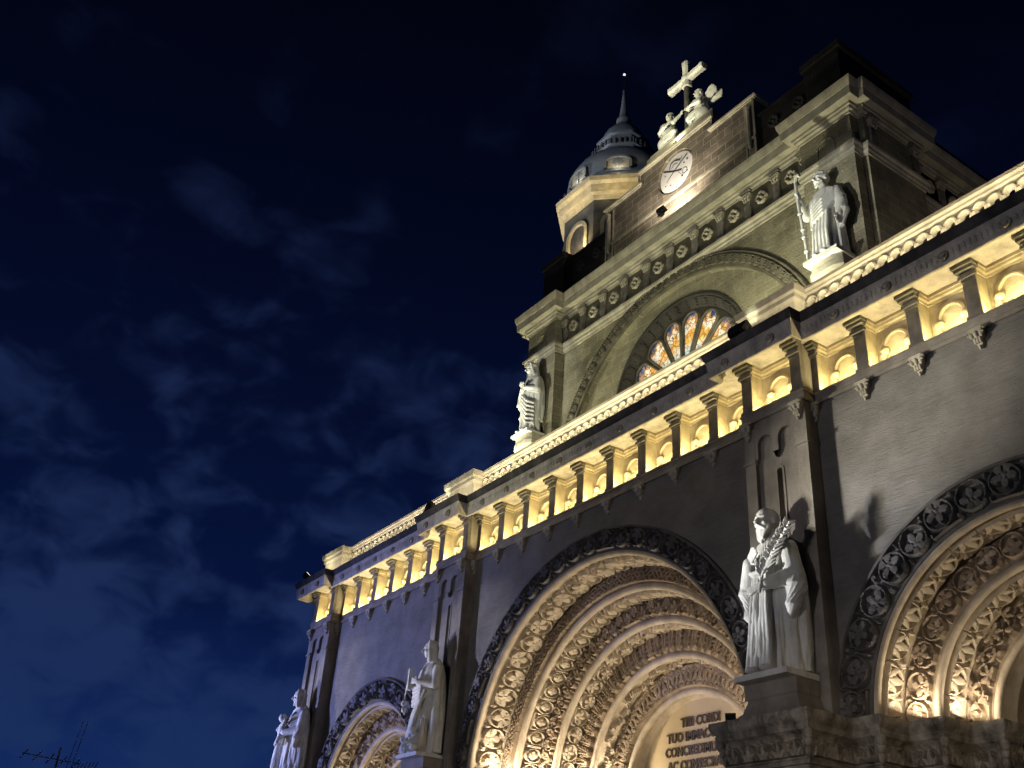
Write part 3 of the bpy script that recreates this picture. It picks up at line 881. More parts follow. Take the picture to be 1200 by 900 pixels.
# egg-like leaf carving along the cornice face, between the rosettes
for (xa, xb), n in zip(SEC, (6, 9, 6)):
    m = MB()
    for x0, x1 in zip(np.linspace(xa, xb, n + 1)[:-1], np.linspace(xa, xb, n + 1)[1:]):
        nn = 9
        def pos(s, t, h, x0=x0, x1=x1): return np.stack([x0 + 0.14 + (x1 - x0 - 0.28) * s, -0.835 - 0.025 * t - 0.035 * h, 15.82 + 0.22 * t], -1)
        relief(m, pos, nn, (x1 - x0 - 0.28) / nn / 0.2, 'acanthus', 7, 8)
    m.build('leaf_band', 'cornice_stone', corn)

# ------------------------------------------------------------------ parapet with its little arcade
par = MB()
for (xa, xb) in SEC:
    par.box(xa - 1.2, xb + 1.2, 0.04, 0.22, 16.46, 16.70)
par.sweep([(-19.9, 0.17), (19.9, 0.17)], [(0.0, 17.62), (0.11, 17.62), (0.12, 17.66), (0.17, 17.70), (0.18, 17.76), (0.24, 17.80), (0.24, 17.89), (0.22, 17.91), (-0.12, 17.92), (-0.12, 17.62)])
par.sweep([(-19.9, 0.17), (19.9, 0.17)], [(0.0, 16.46), (0.13, 16.46), (0.13, 16.72), (0.10, 16.75), (0.0, 16.76)])
paro = par.build('parapet', 'trim_stone', church)
t = np.linspace(PI, 0, 13)
n_per = 4
for (xa, xb), n in zip(SEC, (6, 9, 6)):
    arc = MB()
    k = n * n_per
    aw = (xb - xa) / k
    for i in range(k):
        c = xa + aw * (i + 0.5)
        r1, r0 = aw * 0.50, aw * 0.31; zc = 17.42
        prof = [(r1, 0.20), (r1, 0.02), (r1 - 0.02, 0.0), (r0 + 0.02, 0.0), (r0, 0.03), (r0, 0.20)]
        arc.grid(np.array([[(c + r * math.cos(q), y, zc + r * math.sin(q)) for r, y in prof] for q in t]))
        arc.box(c - r1 + 0.003, c - r0, 0.03, 0.20, 16.74, zc); arc.box(c + r0, c + r1 - 0.003, 0.03, 0.20, 16.74, zc)
        # spandrel above the arches
        up = [(c + r1 * math.cos(q), 0.06, zc + r1 * math.sin(q)) for q in t]
        arc.grid(np.array([up, [(x, y, 17.63) for x, y, z in up]]))
    arc.build('arcade', 'trim_stone', paro)
for a, b in PIL:
    w0, w1 = a - 0.0, b + 0.0
    if a < -19: w0, w1 = a + 0.1, b + 0.05
    m = MB()
    m.sweep([(w0 + 0.1, 0.6), (w0 + 0.1, -0.32), (w1 - 0.1, -0.32), (w1 - 0.1, 0.6)], [(0.12, 16.46), (0.12, 16.62), (0.04, 16.68), (0.0, 16.72), (0.0, 17.40), (0.02, 17.44), (0.08, 17.50), (0.09, 17.62), (0.15, 17.68), (0.16, 17.80), (0.17, 17.88), (0.14, 17.90), (-0.5, 17.91), (-0.5, 16.46)])
    m.build('pedestal', 'trim_stone', paro)
def strip_light(xa, xb, y, z, per_m, col=(1.0, 0.86, 0.55)):
    n = max(1, round((xb - xa) / 4.6)); w = (xb - xa) / n
    for i in range(n):
        xc = xa + w * (i + 0.5)
        area('parapet_light', (xc, y, z), (xc, 0.20, 17.35), per_m * w, col, w * 0.96, 0.06)
strip_light(-6.6, 6.6, -0.45, 16.56, 33)
strip_light(9.0, 17.7, -0.45, 16.56, 28)
strip_light(-17.7, -9.0, -0.45, 16.56, 19)
for a, b in PIL:
    strip_light(a + 0.2, b - 0.2, -0.95, 16.56, 12)

# ------------------------------------------------------------------ upper storey
YU, YPU = 3.50, 3.08
UP = [(-8.85, -6.80), (6.80, 8.85)]
ZA, RA, RAI = 18.10, 6.93, 6.32          # great blind arch
ZR = 20.30                               # wheel window
m = MB()
an = np.unique(np.concatenate([np.linspace(0, PI, 73), [math.atan2(24.75 - ZA, 6.9), PI - math.atan2(24.75 - ZA, 6.9)]]))
inn = [(RAI * math.cos(t), YU, ZA + RAI * math.sin(t)) for t in an]
outp = []
for t in an:
    c, s = math.cos(t), math.sin(t)
    k = min([6.9 / abs(c) if abs(c) > 1e-9 else 1e9, (24.75 - ZA) / s if s > 1e-9 else 1e9])
    outp.append((k * c, YU, ZA + k * s))
m.grid(np.array([inn, outp]))
m.box(-6.9, -RAI, YU, YU + 0.5, 16.0, ZA); m.box(RAI, 6.9, YU, YU + 0.5, 16.0, ZA)
m.grid(np.array([[(RAI * math.cos(t), y, ZA + RAI * math.sin(t)) for t in an] for y in (YU, YU + 0.26)]))
# sunk wall inside the great arch with the round hole of the wheel window
RO = 3.42
t2 = np.linspace(0, 2 * PI, 97)
ring_in = [(RO * math.cos(t), YU + 0.25, ZR + RO * math.sin(t)) for t in t2]
ring_out = []
for t in t2:      # out to just beyond the arch
    c, s = math.cos(t), math.sin(t)
    dz = ZR - ZA
    b = s * dz; q = -b + math.sqrt(max(b * b - (dz * dz - (RAI + 0.05) ** 2), 0))
    if ZR + q * s < 16.2: q = (16.2 - ZR) / s
    ring_out.append((q * c, YU + 0.25, ZR + q * s))
m.grid(np.array([ring_in, ring_out]))
for a, b in UP:
    m.box(a, b, YPU, YU + 0.3, 16.2, 24.75)
for s in (-1, 1):
    x0, x1 = sorted((s * 8.80, s * 9.05))
    m.box(x0, x1, YU, 6.35, 16.2, 24.75)
    x0, x1 = sorted((s * 8.2, s * 8.6))
    m.box(x0, x1, 6.3, 42, 16.2, 27.0)
    for zz, dd in ((18.3, 0.5), (19.4, 0.3)):      # string courses on the flank
        x0, x1 = sorted((s * 8.55, s * (8.7 + dd)))
        m.box(x0, x1, 6.4, 30, zz, zz + 0.45)
m.build('upper_wall', 'block_stone', church)

# carved band of the great arch
b = MB()
ring_face(b, 0, ZA, RA - 0.13, RAI + 0.10, YU - 0.06, 0.10, 56, 'acanthus', 14, 16)
arc_profile(b, 0, ZA, [(RAI + 0.11, YU - 0.05), (RAI + 0.10, YU - 0.10), (RAI, YU - 0.09), (RAI - 0.01, YU + 0.02)], 96)
arc_profile(b, 0, ZA, [(RA + 0.03, YU + 0.01), (RA + 0.03, YU - 0.07), (RA - 0.12, YU - 0.08)], 96)
for t in np.linspace(0, PI, 190):
    b.sphere((RA - 0.06 * 1 + 0.0, 0, 0) if False else ((RA - 0.04) * math.cos(t), YU - 0.09, ZA + (RA - 0.04) * math.sin(t)), 0.045, 7, 5)
great = b.build('great_arch', 'upper_soot', church)

# wheel window
w = MB()
def circ(mb, prof, seg=96, zc=ZR):
    a = np.linspace(0, 2 * PI, seg, endpoint=False)
    mb.grid(np.array([[(r * math.cos(t), y, zc + r * math.sin(t)) for r, y in prof] for t in a]), cu=True)
circ(w, [(RO + 0.12, YU + 0.26), (RO + 0.12, YU + 0.17), (RO + 0.02, YU + 0.16), (RO - 0.02, YU + 0.24)])
circ(w, [(3.06, YU + 0.52), (3.02, YU + 0.50), (2.98, YU + 0.60), (2.98, YU + 0.70)])
rw = w.build('wheel_window', 'dark_stone', church)
b = MB()
def pos(s, t, h):
    a = 2 * PI * s; r = RO - 0.02 - (RO - 3.08) * t - 0.02 * h; y = YU + 0.24 + 0.28 * t - 0.08 * h
    return np.stack([r * np.cos(a), y, ZR + r * np.sin(a)], -1)
relief(b, pos, 40, 2 * PI * 3.25 / 40 / 0.45, 'acanthus', 14, 14)
b.build('leaf_ring', 'dark_stone', rw)
# tracery plate: 16 petals
NP = 16; da = 2 * PI / NP
yT = YU + 0.50
def petal(r_in=0.62, r_out=2.94, g=0.085):
    """outline of a petal light in its own frame: (radial, tangential)"""
    hw_out = (r_out - 0.42) * math.tan(da / 2) - g
    pts = [(r_in, -max(0.03, r_in * math.tan(da / 2) - g * 0.5)), (r_out - hw_out * 0.95, -hw_out)]
    rc = r_out - hw_out * 0.95
    for t in np.linspace(-PI / 2, PI / 2, 15)[1:-1]:
        pts.append((rc + hw_out * math.cos(t), hw_out * math.sin(t)))
    pts += [(rc, hw_out), (r_in, max(0.03, r_in * math.tan(da / 2) - g * 0.5))]
    return np.array(pts)
pt = petal()
tr = MB(); rim = MB()
for i in range(NP):
    a = da * (i + 0.5)
    e1 = np.array((math.cos(a), math.sin(a))); e2 = np.array((-math.sin(a), math.cos(a)))
    P = pt[:, :1] * e1 + pt[:, 1:] * e2
    # wedge outline with matching vertex count
    q = []
    for (rr, tt) in pt:
        ang = math.atan2(tt, rr)
        ang = max(-da / 2, min(da / 2, ang * 1.0))
        q.append((rr, tt))
    q = np.array(q)
    ang = np.linspace(-da / 2, da / 2, len(pt) - 2)
    W = [(0.35, -da / 2)] + [(3.0, x) for x in ang] + [(0.35, da / 2)]
    Wp = np.array([(r * math.cos(a + x), r * math.sin(a + x)) for r, x in W])
    f = np.c_[Wp[:, 0], np.full(len(Wp), yT + 0.02), ZR + Wp[:, 1]]
    g_ = np.c_[P[:, 0], np.full(len(P), yT), ZR + P[:, 1]]
    h_ = np.c_[P[:, 0], np.full(len(P), yT + 0.07), ZR + P[:, 1]]
    tr.grid(np.array([f, g_, h_]), cv=True)
    # raised moulding round each light
    loop = np.concatenate([g_, g_[:1]], 0) + np.array((0, -0.03, 0))
    rim.tube(loop, 0.045, 7)
    ctr = loop.mean(0); rim.tube(ctr + (loop - ctr) * np.array((1.10, 1, 1.10)) + np.array((0, 0.02, 0)), 0.03, 6)
tr.sphere((0, yT, ZR), (0.5, 0.15, 0.5), 24, 10)
tr.build('tracery', 'dark_stone', rw); rim.build('tracery_moulding', 'upper_soot', rw)
for i in range(NP):
    a = da * (i + 0.5)
    e1 = np.array((math.cos(a), math.sin(a))); e2 = np.array((-math.sin(a), math.cos(a)))
    P = (pt * np.array((1, 1.04)))[:, :1] * e1 + (pt * 1.0)[:, 1:] * 1.05 * e2
    gl = MB()
    c = P.mean(0)
    v = np.c_[P[:, 0], np.full(len(P), yT + 0.055), ZR + P[:, 1]]
    gl.add(v, [tuple(range(len(v)))])
    v2 = v + np.array((0, 0.03, 0)); gl.add(v2, [tuple(range(len(v)))])
    gl.build('stained_glass_light', 'stained_glass', rw, smooth=0)
bk = MB(); k = np.linspace(0, 2 * PI, 49)[:-1]
bk.add([(3.5 * math.cos(t), YU + 0.75, ZR + 3.5 * math.sin(t)) for t in k], [tuple(range(48))])
bk.build('window_back', 'dark_stone', rw, smooth=0)

# entablature of the upper storey: moulding, frieze, cornice, all running round the corner piers
def upath(d=0.0, back=32.0):
    p = [(-8.6, back), (-8.6, 6.35), (-9.05, 6.35), (-9.05, YU), (-8.85, YU), (-8.85, YPU), (-6.8, YPU), (-6.8, YU)]
    return p + [(-x, y) for x, y in p[::-1]]
UPATH = upath()
m = MB()
m.sweep(UPATH, [(0.0, 24.60), (0.05, 24.60), (0.06, 24.70), (0.10, 24.74), (0.11, 24.84), (0.17, 24.90), (0.18, 25.00), (0.15, 25.03), (-0.1, 25.06), (-0.1, 24.60)])
m.build('string_moulding', 'trim_stone', church)
m = MB()
m.sweep(UPATH, [(0.0, 25.0), (0.0, 26.32), (-0.3, 26.32), (-0.3, 25.0)])
# lozenge arch outlines cut on the corner piers
for s in (-1, 1):
    c = s * 7.83
    m.tube([(c + 0.34 * math.cos(t), YPU - 0.005, 25.55 + 0.34 * math.sin(t)) for t in np.linspace(0, PI, 15)], 0.035, 6)
    m.box(c - 0.37, c - 0.31, YPU - 0.03, YPU + 0.01, 25.1, 25.55); m.box(c + 0.31, c + 0.37, YPU - 0.03, YPU + 0.01, 25.1, 25.55)
m.build('upper_frieze', 'block_stone', church)
m = MB(); m.box(-6.55, 6.55, YU - 0.012, YU + 0.01, 25.06, 26.30); m.build('frieze_panel', 'upper_soot', church)
m = MB()
m.sweep(UPATH, [(-0.1, 26.28), (0.04, 26.28), (0.05, 26.36), (0.12, 26.40), (0.13, 26.48), (0.18, 26.52), (0.18, 26.62), (0.40, 26.63), (0.41, 26.60), (0.43, 26.61), (0.44, 26.96), (0.46, 26.98), (0.47, 27.04), (0.50, 27.10), (0.52, 27.24), (0.53, 27.32), (0.50, 27.34), (-0.6, 27.38), (-0.6, 26.28)])
uc = m.build('upper_cornice', 'trim_stone', church)
# little fluted pilasters with leafy capitals, and quatrefoils between them
def colonnette():
    m = MB()
    y0 = 0.0
    k = 5; hw = 0.15
    pts = []
    for i in range(k):
        c = -hw + (i + 0.5) * 2 * hw / k
        for t in np.linspace(0, PI, 5): pts.append((c - 0.026 * math.cos(t), -0.10 + 0.022 * math.sin(t)))
    pts = [(-hw, 0.02), (-hw, -0.10)] + pts + [(hw, -0.10), (hw, 0.02)]
    m.loft([[(x, y, 25.10) for x, y in pts], [(x, y, 25.92) for x, y in pts]])
    m.box(-0.19, 0.19, -0.14, 0.02, 25.03, 25.10)
    m.box(-0.20, 0.20, -0.17, 0.02, 26.20, 26.275)
    m.box(-0.24, 0.24, -0.21, 0.02, 26.277, 26.35)
    return m
def capital():
    m = MB()
    m.loft([[(-0.14, 0.0, 25.90), (-0.14, -0.10, 25.90), (0.14, -0.10, 25.90), (0.14, 0.0, 25.90)], [(-0.19, 0.0, 26.2), (-0.19, -0.16, 26.2), (0.19, -0.16, 26.2), (0.19, 0.0, 26.2)]])
    for row, zz, nn, dy in ((0, 25.98, 3, 0.12), (1, 26.09, 4, 0.155)):
        for i in range(nn):
            x = (i - (nn - 1) / 2) * 0.30 / nn * 1.15
            m.sphere((x, -dy, zz), (0.045, 0.045, 0.085), 8, 6)
            m.sphere((x, -dy - 0.04, zz + 0.06), (0.035, 0.035, 0.03), 8, 6)
    for s in (-1, 1):
        m.tube([(s * (0.16 + 0.055 * math.cos(t)), -0.17, 26.14 + 0.055 * math.sin(t)) for t in np.linspace(0, 5.5, 11)], 0.024, 6)
    return m
def quatrefoil():
    m = MB()
    lob = []
    for t in np.linspace(0, 2 * PI, 64, endpoint=False):
        r = 0.145 + 0.095 * abs(math.cos(2 * t)) ** 0.6
        lob.append((r * math.cos(t), r * math.sin(t)))
    lob = np.array(lob)
    P = []
    for s, y in ((1.12, 0.0), (1.10, -0.10), (1.0, -0.13), (0.80, -0.12), (0.72, -0.05), (0.70, 0.0)):
        P.append(np.c_[lob[:, 0] * s, np.full(64, y), lob[:, 1] * s])
    m.grid(np.array(P), cv=True)
    m.sphere((0, -0.05, 0), (0.07, 0.09, 0.07), 12, 8)
    for q in range(4):
        a = q * PI / 2 + PI / 4
        m.sphere((0.22 * math.cos(a), -0.05, 0.22 * math.sin(a)), (0.055, 0.06, 0.055), 8, 6)
    return m
proto = {}
def put_col(x, y, rz=0.0):
    if 'col' not in proto:
        c = colonnette().build('colonnette', 'grime_stone', church)
        k = capital().build('leaf_capital', 'trim_stone', c)
        proto['col'] = (c, k); o = c
    else:
        o = proto['col'][0].copy(); COL.objects.link(o); o.parent = church
        k = proto['col'][1].copy(); COL.objects.link(k); k.parent = o
    o.location = (x, y, 0); o.rotation_euler = (0, 0, rz)
def put_quat(x, y, z, rz=0.0):
    if 'quat' not in proto:
        o = quatrefoil().build('quatrefoil', 'trim_stone', church); proto['quat'] = o
    else:
        o = proto['quat'].copy(); COL.objects.link(o); o.parent = church
    o.location = (x, y, z); o.rotation_euler = (0, 0, rz)
for i in range(11):
    x = (i - 5) * 1.35
    if abs(x) > 6.6: x *= 0.985
    put_col(x, YU)
for i in range(10):
    put_quat((i - 4.5) * 1.345, YU, 25.72)
for i in range(7):
    put_col(8.60, 6.75 + 1.35 * i, PI / 2); put_quat(8.60, 7.42 + 1.35 * i, 25.72, PI / 2)
for s in (-1, 1):
    put_col(s * 9.05, 3.85, s * PI / 2)
    put_col(s * 9.05, 6.0, s * PI / 2)

# gable panel with the round badge
def stepped(x0, x1, x2, y, z0, z1, z2):
    return [(-x2, z0), (x2, z0), (x2, z1), (x1, z1), (x1, z2), (-x1, z2), (-x1, z1), (-x2, z1)]
m = MB()
YG = 3.80
RM = 1.03; ZM = 30.42
t = np.linspace(0, 2 * PI, 65)
# front face with a round recess: four blocks around a square, then ring to square
hole = [(RM * math.cos(q), YG, ZM + RM * math.sin(q)) for q in t]
sq = []
for q in t:
    c, s_ = math.cos(q), math.sin(q); k = 1.2 / max(abs(c), abs(s_)); sq.append((k * c, YG, ZM + k * s_))
m.grid(np.array([hole, sq]))
m.grid(np.array([hole, [(x, YG + 0.22, z) for x, y, z in hole]]))
m.box(-4.40, -1.2, YG, YG + 0.7, 27.2, 31.02); m.box(1.2, 4.40, YG, YG + 0.7, 27.2, 31.02)
m.box(-1.2, 1.2, YG, YG + 0.7, 27.2, ZM - 1.2); m.box(-2.12, 2.12, YG + 0.001, YG + 0.7, ZM + 1.2, 31.65)
m.box(-2.12, -1.2, YG + 0.002, YG + 0.7, 31.0, 31.65); m.box(1.2, 2.12, YG + 0.002, YG + 0.7, 31.0, 31.65)
m.box(-1.2, 1.2, YG + 0.25, YG + 0.7, ZM - 1.2, ZM + 1.2)
gab = m.build('gable', 'gable_brick', church)
m = MB()
capp = [(0.0, 0.0), (0.05, 0.0), (0.06, 0.05), (0.11, 0.08), (0.12, 0.16), (0.09, 0.18), (-0.75, 0.18), (-0.75, 0.0)]
for xa, xb, z in ((-4.40, -2.12, 31.02), (2.12, 4.40, 31.02), (-2.12, 2.12, 31.65)):
    m.sweep([(xa, YG + 0.7), (xa, YG), (xb, YG), (xb, YG + 0.7)] if xa == -2.12 or True else [], [(o, z + h) for o, h in capp])
for s in (-1, 1):
    x0, x1 = sorted((s * 2.12, s * 2.22)); m.box(x0, x1, YG - 0.05, YG + 0.7, 31.05, 31.82)
    x0, x1 = sorted((s * 4.40, s * 4.30)); m.box(x0, x1, YG - 0.05, YG + 0.003, 27.4, 31.02)
    x0, x1 = sorted((s * 3.95, s * 3.87)); m.box(x0, x1, YG - 0.04, YG + 0.003, 27.4, 30.9)
m.box(-4.4, 4.4, YG - 0.08, YG + 0.003, 29.0, 29.12)
m.build('coping', 'trim_stone', gab)
for s in (-1, 1):
    c = MB()
    c.lathe([(0.05, 28.6), (0.09, 28.7), (0.075, 28.8)] + [(0.075 + 0.018 * (i % 2), 28.8 + i * 0.05) for i in range(36)] + [(0.08, 30.62), (0.10, 30.7)], s * 4.12, YG - 0.08, 12)
    c.build('shaft', 'trim_stone', gab)
d = MB()
k = np.linspace(0, 2 * PI, 65)[:-1]
d.loft([[(0.98 * math.cos(q), YG + 0.25, ZM + 0.98 * math.sin(q)) for q in k], [(0.98 * math.cos(q), YG + 0.10, ZM + 0.98 * math.sin(q)) for q in k], [(0.94 * math.cos(q), YG + 0.08, ZM + 0.94 * math.sin(q)) for q in k]])
md = d.build('badge', 'disc_white', church)
e = MB(); ye = YG + 0.075; dz = ZM - 30.45
def stroke(pts, r):
    e.tube([(x, ye, z + dz) for x, z in pts], np.asarray(r) * 0.72, 6)
stroke([(0.66, 30.99), (-0.09, 30.60), (-0.30, 30.46), (-0.58, 30.25)], [0.035, 0.026, 0.018, 0.012])
stroke([(-0.72, 30.92), (-0.2, 30.61), (0.05, 30.48), (0.31, 30.36)], [0.045, 0.04, 0.035, 0.05])
stroke([(0.48 + 0.14 * math.cos(q), 30.22 + 0.14 * math.sin(q)) for q in np.linspace(0, 2 * PI, 17)], 0.02)
stroke([(-0.38, 30.78), (-0.37, 30.95), (-0.30, 31.10), (-0.10, 31.13), (0.10, 31.03), (0.24, 30.94), (0.38, 31.08)], [0.02, 0.03, 0.03, 0.03, 0.04, 0.04, 0.02])
stroke([(-0.28, 30.80), (-0.14, 30.96), (0.08, 30.88)], 0.015)
stroke([(0.05, 30.48), (0.34, 30.05)], 0.008)
for x, z, r in ((0.65, 30.73, 0.055), (0.46, 30.65, 0.045), (0.34, 30.03, 0.045), (0.62, 30.12, 0.04), (-0.34, 29.96, 0.035), (-0.64, 30.10, 0.03), (0.0, 29.62, 0.03), (-0.66, 30.66, 0.03)):
    e.sphere((x, ye, z + dz), (r, 0.02, r), 10, 6)
e.build('emblem', 'ink_dark', md)

# attic behind the upper cornice, its unlit shade put into a near-black colour: a low wall each side of the gable and a block over each corner pier
qf = None
for s in (-1, 1):
    m = MB()
    x0, x1 = sorted((s * 4.4, s * 6.97)); m.box(x0, x1, YG + 0.15, YG + 0.75, 27.2, 30.0)
    x0, x1 = sorted((s * 4.47, s * 6.98)); m.box(x0, x1, YG + 0.06, YG + 0.8, 30.0, 30.16)
    att = m.build('attic_wall', 'dark_stone', church)
    for x in (5.15, 6.35):
        if qf is None:
            qo = quatrefoil().build('attic_quatrefoil', 'tower_stone', att); qf = qo
        else:
            qo = qf.copy(); COL.objects.link(qo); qo.parent = att
        qo.location = (s * x, YG + 0.15, 29.3)
    m = MB()
    x0, x1 = sorted((s * 7.0, s * 8.5)); m.box(x0, x1, 3.45, 7.4, 27.2, 29.952)
    x0, x1 = sorted((s * 6.92, s * 8.62)); m.box(x0, x1, 3.36, 7.5, 29.95, 30.22)
    x0, x1 = sorted((s * 7.15, s * 8.35)); m.box(x0, x1, 3.42, 3.455, 29.1, 29.25)
    x0, x1 = sorted((s * 7.6, s * 8.2)); m.box(x0, x1, 7.39, 30, 27.2, 29.2)
    m.build('attic_block', 'dark_stone', church)
m = MB()      # nave roof behind
m.loft([[(-8.3, 8, 27.0), (8.3, 8, 27.0), (0, 8, 31.0)], [(-8.3, 60, 27.0), (8.3, 60, 27.0), (0, 60, 31.0)]])
m.build('nave_roof', 'lead_roof', church)

# brackets under the upper statues
for s in (-1, 1):
    c = s * 7.83; m = MB()
    m.loft([[(c - a, YPU + 0.02, z), (c - a, YPU - d, z), (c - a * 0.55, YPU - d - 0.14 * (d > 0.3), z), (c + a * 0.55, YPU - d - 0.14 * (d > 0.3), z), (c + a, YPU - d, z), (c + a, YPU + 0.02, z)]
            for a, d, z in ((0.30, 0.12, 19.3), (0.42, 0.35, 19.7), (0.54, 0.60, 20.08), (0.62, 0.68, 20.18), (0.62, 0.68, 20.36), (0.58, 0.64, 20.40), (0.58, 0.64, 20.60 + (0.08 if s < 0 else 0)))])
    m.build('statue_bracket', 'trim_stone', church)
# stepped blocks under the lower statues
for a, b in PIER:
    c = (a + b) / 2; m = MB()
    m.loft([[(c - w, -0.15, z), (c - w, -d, z), (c + w, -d, z), (c + w, -0.15, z)] for w, d, z in ((0.92, 1.30, 6.60), (0.92, 1.30, 6.72), (0.80, 1.22, 6.80), (0.70, 1.14, 7.06), (0.74, 1.18, 7.10), (0.76, 1.20, 7.40), (0.72, 1.16, 7.44))])
    m.build('statue_pedestal', 'pilaster_stone', church)

# ------------------------------------------------------------------ bell tower with its dome, further back
TX, TY = -15.45, 14.0
tw = thing('bell_tower', 'octagonal bell tower behind the front with lead dome, lantern and thin spire', 'bell tower', (TX, TY, 0))
OCT = PI / 8
def octa(prof, name, mt, smooth=35, seg=8):
    m = MB(); m.lathe(prof, 0, 0, seg, True, OCT); return m.build(name, mt, tw, smooth)
octa([(3.75, 0), (3.75, 41.9), (3.65, 41.9), (3.65, 42.0)], 'shaft', 'tower_stone')
octa([(3.7, 41.8), (3.85, 41.85), (3.9, 42.1), (4.1, 42.2), (4.15, 42.75), (4.35, 42.9), (4.4, 43.2), (4.25, 43.3), (3.6, 43.35)], 'cornice', 'niche_stone')
octa([(3.95, 43.3), (3.9, 43.75), (3.7, 43.85), (3.65, 44.1), (3.5, 44.15)], 'drum', 'lead_roof')
octa([(3.55, 44.0), (3.62, 44.6), (3.58, 45.2), (3.40, 45.8), (3.05, 46.4), (2.6, 46.85), (2.1, 47.15), (1.9, 47.2)], 'dome', 'lead_roof', 60, 32)
LANT = octa([(2.0, 47.0), (2.05, 47.1), (2.05, 47.6), (2.15, 47.7), (2.15, 48.15), (2.05, 48.2), (1.75, 48.25), (1.7, 48.8), (1.85, 48.9), (1.85, 49.05), (1.5, 49.15)], 'lantern', 'lead_roof')
octa([(1.55, 49.1), (1.5, 49.5), (1.25, 50.1), (0.85, 50.6), (0.55, 50.85), (0.48, 51.3), (0.52, 51.5), (0.36, 51.7), (0.28, 52.2), (0.17, 53.2), (0.08, 54.4), (0.01, 54.5)], 'spire', 'lead_roof', 50, 16)
m = MB(); m.tube([(0, 0, 54.3), (0, 0, 55.9)], 0.025, 6); rod = m.build('lightning_rod', 'black_metal', tw)
m = MB(); m.sphere((0, 0, 55.95), 0.09, 10, 8); m.build('beacon', 'beacon_glow', rod)
# arched bell openings with pale surrounds, and their niches
for q in range(8):
    a = q * PI / 4 - PI / 2
    ap = 3.75 * math.cos(PI / 8)
    m = MB(); k = np.linspace(PI, 0, 17)
    r0, r1 = 0.72, 1.0; zc = 39.9
    prof = [(r1, -0.02), (r1, 0.14), (r0 + 0.04, 0.16), (r0, 0.10), (r0, -0.9)]
    P = np.array([[(r * math.cos(t), -d, zc + r * math.sin(t)) for r, d in prof] for t in k])
    lowL = np.array([[(-r, -d, 36.3) for r, d in prof]]); lowR = np.array([[(r, -d, 36.3) for r, d in prof]])
    m.grid(np.concatenate([lowL, P, lowR], 0))
    o = m.build('bell_opening', 'niche_stone', tw)
    o.location = (ap * math.cos(a), ap * math.sin(a), 0); o.rotation_euler = (0, 0, a + PI / 2)
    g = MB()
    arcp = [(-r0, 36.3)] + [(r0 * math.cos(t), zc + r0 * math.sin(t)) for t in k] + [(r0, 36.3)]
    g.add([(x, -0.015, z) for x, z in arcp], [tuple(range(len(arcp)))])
    g.build('opening_shade', 'soot_shade_stone', o, 0)  # dark sheet standing for the shade inside the opening
# lit lucarnes at the foot of the dome: paired round-headed windows under one hood
for q in range(8):
    a = q * PI / 4 - PI / 2
    m = MB()
    k = np.linspace(PI, 0, 15)
    hood = [(-0.85, 44.1)] + [(0.85 * math.cos(t), 44.6 + 0.5 * math.sin(t)) for t in k] + [(0.85, 44.1)]
    P = np.array(hood); n = len(P)
    m.grid(np.array([np.c_[P[:, 0], np.full(n, 0.5), P[:, 1]], np.c_[P[:, 0], np.full(n, -0.16), P[:, 1]], np.c_[P[:, 0] * 0.86, np.full(n, -0.16), 44.1 + (P[:, 1] - 44.1) * 0.88], np.c_[P[:, 0] * 0.86, np.full(n, 0.0), 44.1 + (P[:, 1] - 44.1) * 0.88]]))
    m.box(-0.74, 0.74, 0.0, 0.4, 44.1, 44.95)
    m.box(-0.03, 0.03, -0.10, 0.01, 44.1, 44.95)
    o = m.build('lucarne', 'lead_roof', tw); o.location = (3.55 * math.cos(a), 3.55 * math.sin(a), 0); o.rotation_euler = (0, 0, a + PI / 2)
    for sg in (-1, 1):
        w_ = MB()
        pts = [(sg * 0.37 - 0.29, 44.15)] + [(sg * 0.37 + 0.29 * math.cos(t), 44.58 + 0.28 * math.sin(t)) for t in k] + [(sg * 0.37 + 0.29, 44.15)]
        w_.prism_xz(pts, -0.03, 0.0)
        w_.build('lucarne_window', 'trim_stone', o, 0)
bal = None      # balusters of the lantern
for q in range(40):
    a = q * 2 * PI / 40
    if bal is None:
        m = MB(); m.lathe([(0.05, 47.7), (0.075, 47.78), (0.05, 47.86), (0.075, 47.98), (0.05, 48.1)], 0, 0, 6)
        bal = m.build('baluster', 'tower_stone', LANT); o = bal
    else:
        o = bal.copy(); COL.objects.link(o)
    o.location = (2.12 * math.cos(a), 2.12 * math.sin(a), 0)
for q in (-PI / 2, -PI / 4, 0, -3 * PI / 4, PI):
    xx, yy = TX + 4.35 * math.cos(q), TY + 4.35 * math.sin(q)
    area('tower_light', (TX + 4.9 * math.cos(q), TY + 4.9 * math.sin(q), 41.5), (TX + 4.2 * math.cos(q), TY + 4.2 * math.sin(q), 43.4), 34, (1.0, 0.78, 0.34), 2.4, 0.1, (-math.sin(q), math.cos(q), 0))
    point('lucarne_light', (TX + 3.85 * math.cos(q), TY + 3.85 * math.sin(q), 44.12), 10, (1, 0.9, 0.65), 0.05)
spot('tower_light', (TX + 1.0, TY - 4.35, 38.4), (TX + 0.1, TY - 3.3, 40.0), 220, WARM, 110, 0.6, 0.1)

